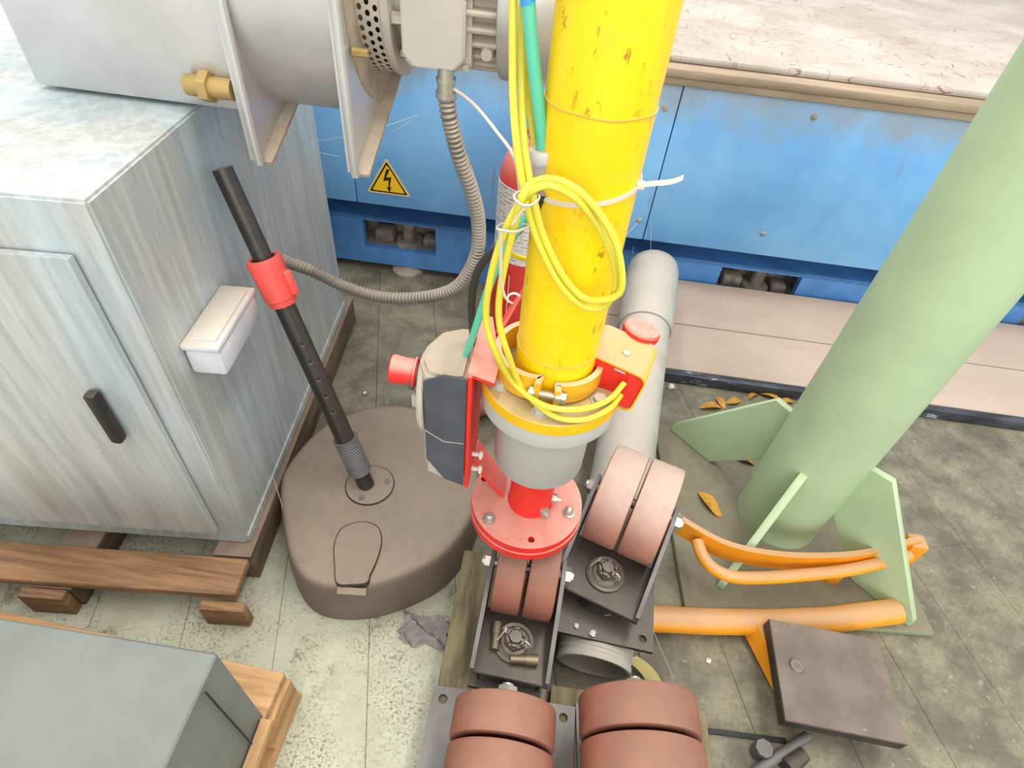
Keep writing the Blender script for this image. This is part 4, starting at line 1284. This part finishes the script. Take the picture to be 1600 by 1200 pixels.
for x0, x1 in ((0.10, 1.22), (1.224, 2.3)):
    ramp_piece(x0, x1, 0.03, 0.497, 0.022, 'ramp_board', 'board')
    ramp_piece(x0, x1, 0.503, 1.0, 0.022, 'ramp_board', 'board')
bm = bm_new(); add_box(bm, (1.2, 1.470, 0.020), (2.2, 0.026, 0.040), 0.004)
part('steel_edge', bm, 'edge_dark', bd)
bm = bm_new(); add_box(bm, (1.2, 1.80, 0.055), (2.2, 0.05, 0.11), 0.002)
part('rear_bearer', bm, 'wood_dark', bd)

# ================================================================ GREEN COLUMN FOOT
gc = thing('column_foot', 'pale green steel column foot with welded gussets on the right', 'column', (0.72, 0.955, 0), world=True)
GC = Vector((0.722, 0.962))
TG = Matrix.Translation((GC.x, GC.y, 0))
bm = bm_new(); lathe_solid(bm, [(0.001, 0.02), (0.105, 0.02), (0.105, 1.9), (0.001, 1.9)], 56, TG)
part('column_tube', bm, 'green_paint', gc)
bm = bm_new(); add_box(bm, (GC.x, GC.y, 0.010), (0.60, 0.60, 0.02), 0.003, Matrix.Rotation(R_(4), 4, 'Z'))
part('base_plate', bm, 'green_base', gc)
def gusset(ang, P, th=0.018):
    a = R_(ang)
    u_ = Vector((math.cos(a), math.sin(a), 0)); n_ = Vector((-u_.y, u_.x, 0))
    mx = Matrix(((u_.x, 0, n_.x, GC.x - n_.x * th / 2), (u_.y, 0, n_.y, GC.y - n_.y * th / 2), (0, 1, 0, 0), (0, 0, 0, 1)))
    bm = bm_new(); add_prism(bm, P, th, mx)
    bmesh.ops.bevel(bm, geom=list(bm.edges), offset=0.0015, segments=1, affect='EDGES')
    part('gusset', bm, 'green_paint', gc)
GP = [(0.225, 0.021), (0.375, 0.021), (0.375, 0.045), (0.150, 0.352), (0.100, 0.345), (0.100, 0.165)]
for an in (135, 232, 315, 45):
    gusset(an, GP if an != 232 else [(0.12, 0.021), (0.31, 0.021), (0.31, 0.05), (0.135, 0.30), (0.098, 0.30), (0.098, 0.06)])

# ================================================================ ORANGE FRAME
of = thing('orange_tube_frame', 'orange steel tube frame lying on the floor at the right', 'frame', (0.6, 0.68, 0), world=True)
bm = bm_new()
rim = spline([(0.394, 0.821, 0.130), (0.438, 0.793, 0.130), (0.511, 0.760, 0.130), (0.600, 0.751, 0.130), (0.707, 0.760, 0.130), (0.837, 0.789, 0.130), (0.997, 0.853, 0.130)], 0.015)
add_strip(bm, rim, 0.056, 0.014, (0, 0, 1))
part('curved_rim', bm, 'orange', of)
bm = bm_new()
add_tube(bm, spline([(0.451, 0.770, 0.130), (0.458, 0.734, 0.130), (0.481, 0.704, 0.130), (0.523, 0.691, 0.130), (0.590, 0.699, 0.130), (0.683, 0.720, 0.130), (0.811, 0.755, 0.130), (0.968, 0.817, 0.130)], 0.012), 0.0145, 16)
part('bent_tube', bm, 'orange', of)
bm = bm_new()
add_tube(bm, [(0.334, 0.602, 0.045), (0.475, 0.616, 0.045), (0.626, 0.637, 0.045), (0.782, 0.667, 0.045), (0.947, 0.713, 0.045)], 0.029, 24)
part('cross_tube', bm, 'orange', of)
bm = bm_new()
add_strip(bm, [(0.582, 0.625, 0.045), (0.607, 0.567, 0.040), (0.634, 0.502, 0.035)], 0.05, 0.012, (0.25, 0.1, 1))
part('diagonal_strut', bm, 'orange', of)
bm = bm_new(); add_box(bm, ((0.993, 0.870, 0.000)[0], (0.993, 0.870, 0.000)[1] - 0.02, 0.075), (0.04, 0.04, 0.15), 0.004)
part('post', bm, 'orange', of)
bm = bm_new(); add_box(bm, ((0.820, 0.789, 0.000)[0], (0.820, 0.789, 0.000)[1], 0.06), (0.03, 0.03, 0.12), 0.004)
part('post', bm, 'orange', of)

# ================================================================ STEEL BLOCK and tools (bottom right)
sb = thing('steel_block', 'flat grey steel block with black side and socket screw at the bottom right', 'steel block', (0.68, 0.5, 0), world=True)
SBZ = 0.10
c0, c1 = Vector((0.602, 0.619, 0.100)), Vector((0.593, 0.412, 0.100))
ex_ = (c0 - c1).normalized(); side_ = Vector((ex_.y, -ex_.x, 0))
P = [c1, c1 + side_ * 0.24, c0 + side_ * 0.24, c0]
bm = bm_new(); add_prism(bm, [(p.x, p.y) for p in P], 0.032, Matrix.Translation((0, 0, SBZ - 0.032)))
bmesh.ops.bevel(bm, geom=list(bm.edges), offset=0.002, segments=1, affect='EDGES')
part('block_body', bm, 'iron_black', sb)
bm = bm_new()
cm = sum((Vector(p) for p in P), Vector()) / 4
add_prism(bm, [((p.x - cm.x) * 0.985 + cm.x, (p.y - cm.y) * 0.985 + cm.y) for p in P], 0.0015, Matrix.Translation((0, 0, SBZ - 0.0005)))
part('bare_top', bm, 'block_top', sb)
sc_ = Vector((0.642, 0.523, 0.101))
bm = bm_new(); add_lathe(bm, [(0.004, 0.004), (0.008, 0.005), (0.014, 0.004), (0.0165, 0.0)], 24, Matrix.Translation(sc_)); add_cyl(bm, sc_, sc_ + Vector((0, 0, 0.003)), 0.0045, 0.0045, 6)
part('socket_screw', bm, 'steel', sb)
bm = bm_new(); add_box(bm, (cm.x + 0.02, cm.y, 0.034), (0.12, 0.12, 0.067), 0.004)
part('block_foot', bm, 'iron_black', sb)

tl = thing('bar_clamp', 'dark metal clamp rod with a nut lying at the bottom right', 'clamp', (0.603, 0.371, 0.020), world=True)
bm = bm_new(); add_cyl(bm, (0.529, 0.322, 0.022), (0.673, 0.415, 0.022), 0.010, 0.010, 16)
part('rod', bm, 'iron_grey', tl)
bm = bm_new(); n0 = Vector((0.571, 0.376, 0.020)); add_hex(bm, n0 - Vector((0, 0, 0.02)), (0, 0, 1), 0.018, 0.036, 8)
part('nut', bm, 'iron_grey', tl)
bm = bm_new(); add_cyl(bm, (0.615, 0.351, 0.020), (0.657, 0.381, 0.020), 0.019, 0.015, 16)
part('jaw', bm, 'iron_black', tl)
bm = bm_new(); add_strip(bm, [(0.462, 0.401, 0.003), (0.543, 0.403, 0.003), (0.634, 0.405, 0.003)], 0.010, 0.005, (0, 1, 0))  # black strip laid on the floor in place of a shadow line
tag(obj('shadow_strip', bm, 'sign_black'), 'thin black strip drawn as a shadow line behind the clamp rod', 'strip')
bm = bm_new(); add_strip(bm, spline([(0.305, 0.515, 0.030), (0.330, 0.502, 0.030), (0.350, 0.481, 0.030), (0.364, 0.448, 0.030)], 0.01), 0.03, 0.003, (0.9, 0.3, 0.2))
tag(obj('yellow_strap', bm, 'strap'), 'pale yellow plastic strap curling under the tilted caster plate', 'strap')

# ================================================================ PALLET and grey cabinet (bottom left)
pa = thing('wooden_pallet', 'light wooden pallet corner under the grey steel cabinet', 'pallet', (-0.5, 0.2, 0))
pa.location = (0, 0, 0)
PZ = 0.135
PR = R_(-3)
def pbox(c, s, m, name):
    bm = bm_new(); add_box(bm, (0, 0, 0), s, 0.003, Matrix.Rotation(PR, 4, 'Z'))
    p_ = Matrix.Rotation(PR, 3, 'Z') @ (Vector(c) - Vector((-0.385, 0.35, 0))) + Vector((-0.385, 0.35, 0))
    bmesh.ops.translate(bm, vec=p_, verts=bm.verts)
    return part(name, bm, m, pa)
for k, y_ in enumerate((0.295, 0.155, 0.015, -0.125)):
    pbox((-0.785, y_, PZ - 0.011), (0.80, 0.105, 0.022), 'wood_x', 'deck_board')
for y_, w_ in ((0.295, 0.10), (0.02, 0.10), (-0.125, 0.1)):
    for x_ in (-0.425, -0.80, -1.12):
        pbox((x_, y_, 0.0665), (0.10, w_, 0.093), 'wood_y', 'pallet_block')
for x_ in (-0.425, -0.80, -1.12):
    pbox((x_, 0.08, 0.010), (0.10, 0.54, 0.02), 'wood_y', 'bottom_board')
gb = thing('grey_cabinet', 'plain grey painted steel cabinet standing on the light pallet', 'cabinet', (-0.39, 0.27, PZ), world=True)
q0, q1 = Vector((-0.392, 0.272)), Vector((-0.386, -0.16))
bm = bm_new(); add_prism(bm, [(-0.393, 0.272), (-0.97, 0.275), (-0.97, -0.16), (-0.388, -0.16)], 0.30, Matrix.Translation((0, 0, PZ)))
bmesh.ops.bevel(bm, geom=list(bm.edges), offset=0.003, segments=1, affect='EDGES')
part('cabinet_shell', bm, 'grey_paint', gb)
bm = bm_new(); add_box(bm, (-0.387, 0.222, PZ + 0.15), (0.003, 0.002, 0.29))
part('panel_joint', bm, 'groove_dark', gb)
bm = bm_new(); add_strip(bm, [(-0.378, 0.262, PZ + 0.012), (-0.374, -0.14, PZ + 0.012)], 0.024, 0.020, (0, 0, 1))
part('wooden_batten', bm, 'wood_y', pa)

sp = thing('plastic_scrap', 'crumpled grey plastic scrap on the floor beside the parasol base', 'scrap', (-0.155, 0.515, 0))
bm = bm_new()
gv = [[bm.verts.new(((i - 4) * 0.014 + 0.008 * math.sin(j * 1.7 + i), (j - 3) * 0.011 + 0.007 * math.cos(i * 1.3 + j), 0.010 + 0.009 * math.sin(i * 2.1 + j * 1.4))) for j in range(7)] for i in range(9)]
for i in range(8):
    for j in range(6):
        bm.faces.new((gv[i][j], gv[i + 1][j], gv[i + 1][j + 1], gv[i][j + 1]))
ex = bmesh.ops.extrude_face_region(bm, geom=list(bm.faces))
bmesh.ops.translate(bm, vec=(0, 0, 0.0008), verts=[v for v in ex['geom'] if isinstance(v, bmesh.types.BMVert)])
part('crumpled_film', bm, 'scrap', sp, 20)
# ================================================================ LEAVES, BITS, COBWEBS
leaf_specs = [((0.598, 1.360, 0.000), 12, 0.075), ((0.636, 1.391, 0.000), 110, 0.055), ((0.678, 1.402, 0.000), 20, 0.06), ((0.751, 1.443, -0.000), 40, 0.05), ((0.805, 1.457, 0.000), -15, 0.075), ((0.860, 1.435, 0.000), 15, 0.06), ((0.662, 1.134, 0.020), -15, 0.06), ((0.534, 0.963, 0.020), 122, 0.085), ((0.552, 0.947, 0.020), 125, 0.05)]
where = ['leftmost of the curled yellow leaves behind the green gusset', 'upright thin yellow leaf behind the green gusset', 'dull brown-yellow leaf behind the middle of the green gusset', 'small yellow leaf at the top edge of the green gusset', 'long yellow leaf at the corner of the green gusset', 'yellow leaf between the green gusset and column', 'orange leaf under the lower edge of the green gusset', 'long thin brown-yellow leaf near the white crumb', 'short yellow leaf touching the long thin leaf']
for (p_, a_, L_), lb in zip(leaf_specs, where):
    bm = bm_new()
    n_ = 7
    rows = []
    for i in range(n_):
        t = i / (n_ - 1)
        w_ = 0.20 * L_ * math.sin(math.pi * (0.04 + 0.92 * t)) ** 0.8
        zc = 0.16 * L_ * math.sin(math.pi * t)
        rows.append([bm.verts.new(((t - 0.5) * L_, s * w_, zc + (0.25 * w_ if s else 0.0))) for s in (-1, 0, 1)])
    for i in range(n_ - 1):
        for j in range(2):
            bm.faces.new((rows[i][j], rows[i + 1][j], rows[i + 1][j + 1], rows[i][j + 1]))
    ex = bmesh.ops.extrude_face_region(bm, geom=list(bm.faces))
    bmesh.ops.translate(bm, vec=(0, 0, 0.0008), verts=[v for v in ex['geom'] if isinstance(v, bmesh.types.BMVert)])
    bmesh.ops.transform(bm, matrix=Matrix.Rotation(R_(a_), 4, 'Z') @ Matrix.Rotation(R_(random.uniform(-25, 25)), 4, 'X'), verts=bm.verts)
    o = tag(obj('dry_leaf', bm, 'leaf', None, 60), lb, 'leaf', 'dry leaves by the green column foot')
    zmin = min(v.co.z for v in o.data.vertices)
    onplate = max(abs(p_[0] - GC.x), abs(p_[1] - GC.y)) < 0.31
    o.location = (p_[0], p_[1], (0.0205 if onplate else 0.0005) - zmin)
def crumb(p_, r_, lb):
    bm = bm_new()
    bmesh.ops.create_icosphere(bm, subdivisions=2, radius=r_)
    for v in bm.verts:
        v.co *= 0.8 + 0.4 * random.random()
        v.co.z *= 0.7
    o = tag(obj('foam_crumb', bm, 'white_bit', None, 20), lb, 'crumb', 'white crumbs on the floor and plates')
    o.location = Vector(p_) + Vector((0, 0, r_ * 0.5))
crumb((0.569, 0.926, 0.000), 0.013, 'largest white foam crumb near the green column foot')
crumb((0.473, 1.432, 0.000), 0.012, 'pale crumb beside the upper part of the grey duct')
crumb((0.196, 0.496, 0.169), 0.007, 'white crumb on the black plate of the tilted caster')
crumb((0.163, 0.506, 0.169), 0.005, 'smaller white crumb near the corner of the black caster plate')
crumb((0.489, 0.546, 0.000), 0.006, 'white crumb on the floor below the orange cross tube')
crumb((-0.507, 1.211, 0.000), 0.006, 'small white crumb on the floor behind the parasol base')
bm = bm_new()
for a_, b_, sag in (((-0.588, 1.300, 0.743), (-0.380, 1.500, 0.760), 0.01), ((-0.536, 1.100, 0.856), (-0.382, 0.950, 0.882), 0.015), ((-0.364, 1.000, 0.878), (-0.253, 1.200, 0.905), 0.004),
                    ((0.320, 0.521, 0.170), (0.410, 0.490, 0.000), 0.0), ((-0.582, 0.766, 0.160), (-0.522, 0.683, 0.155), 0.0), ((0.238, 1.700, 0.383), (0.294, 1.790, 0.411), 0.004),
                    ((0.276, 1.700, 0.354), (0.302, 1.800, 0.206), 0.0), ((0.313, 1.700, 0.440), (0.341, 1.700, 0.315), 0.0)):
    a_, b_ = Vector(a_), Vector(b_)
    add_tube(bm, spline([a_, (a_ + b_) / 2 - Vector((0, 0, sag)), b_], 0.02), 0.00045, 5)
o = tag(obj('cobweb', bm, 'web', None, 60), 'loose white cobweb threads strung between the dusty parts', 'cobweb')
o['kind'] = 'stuff'
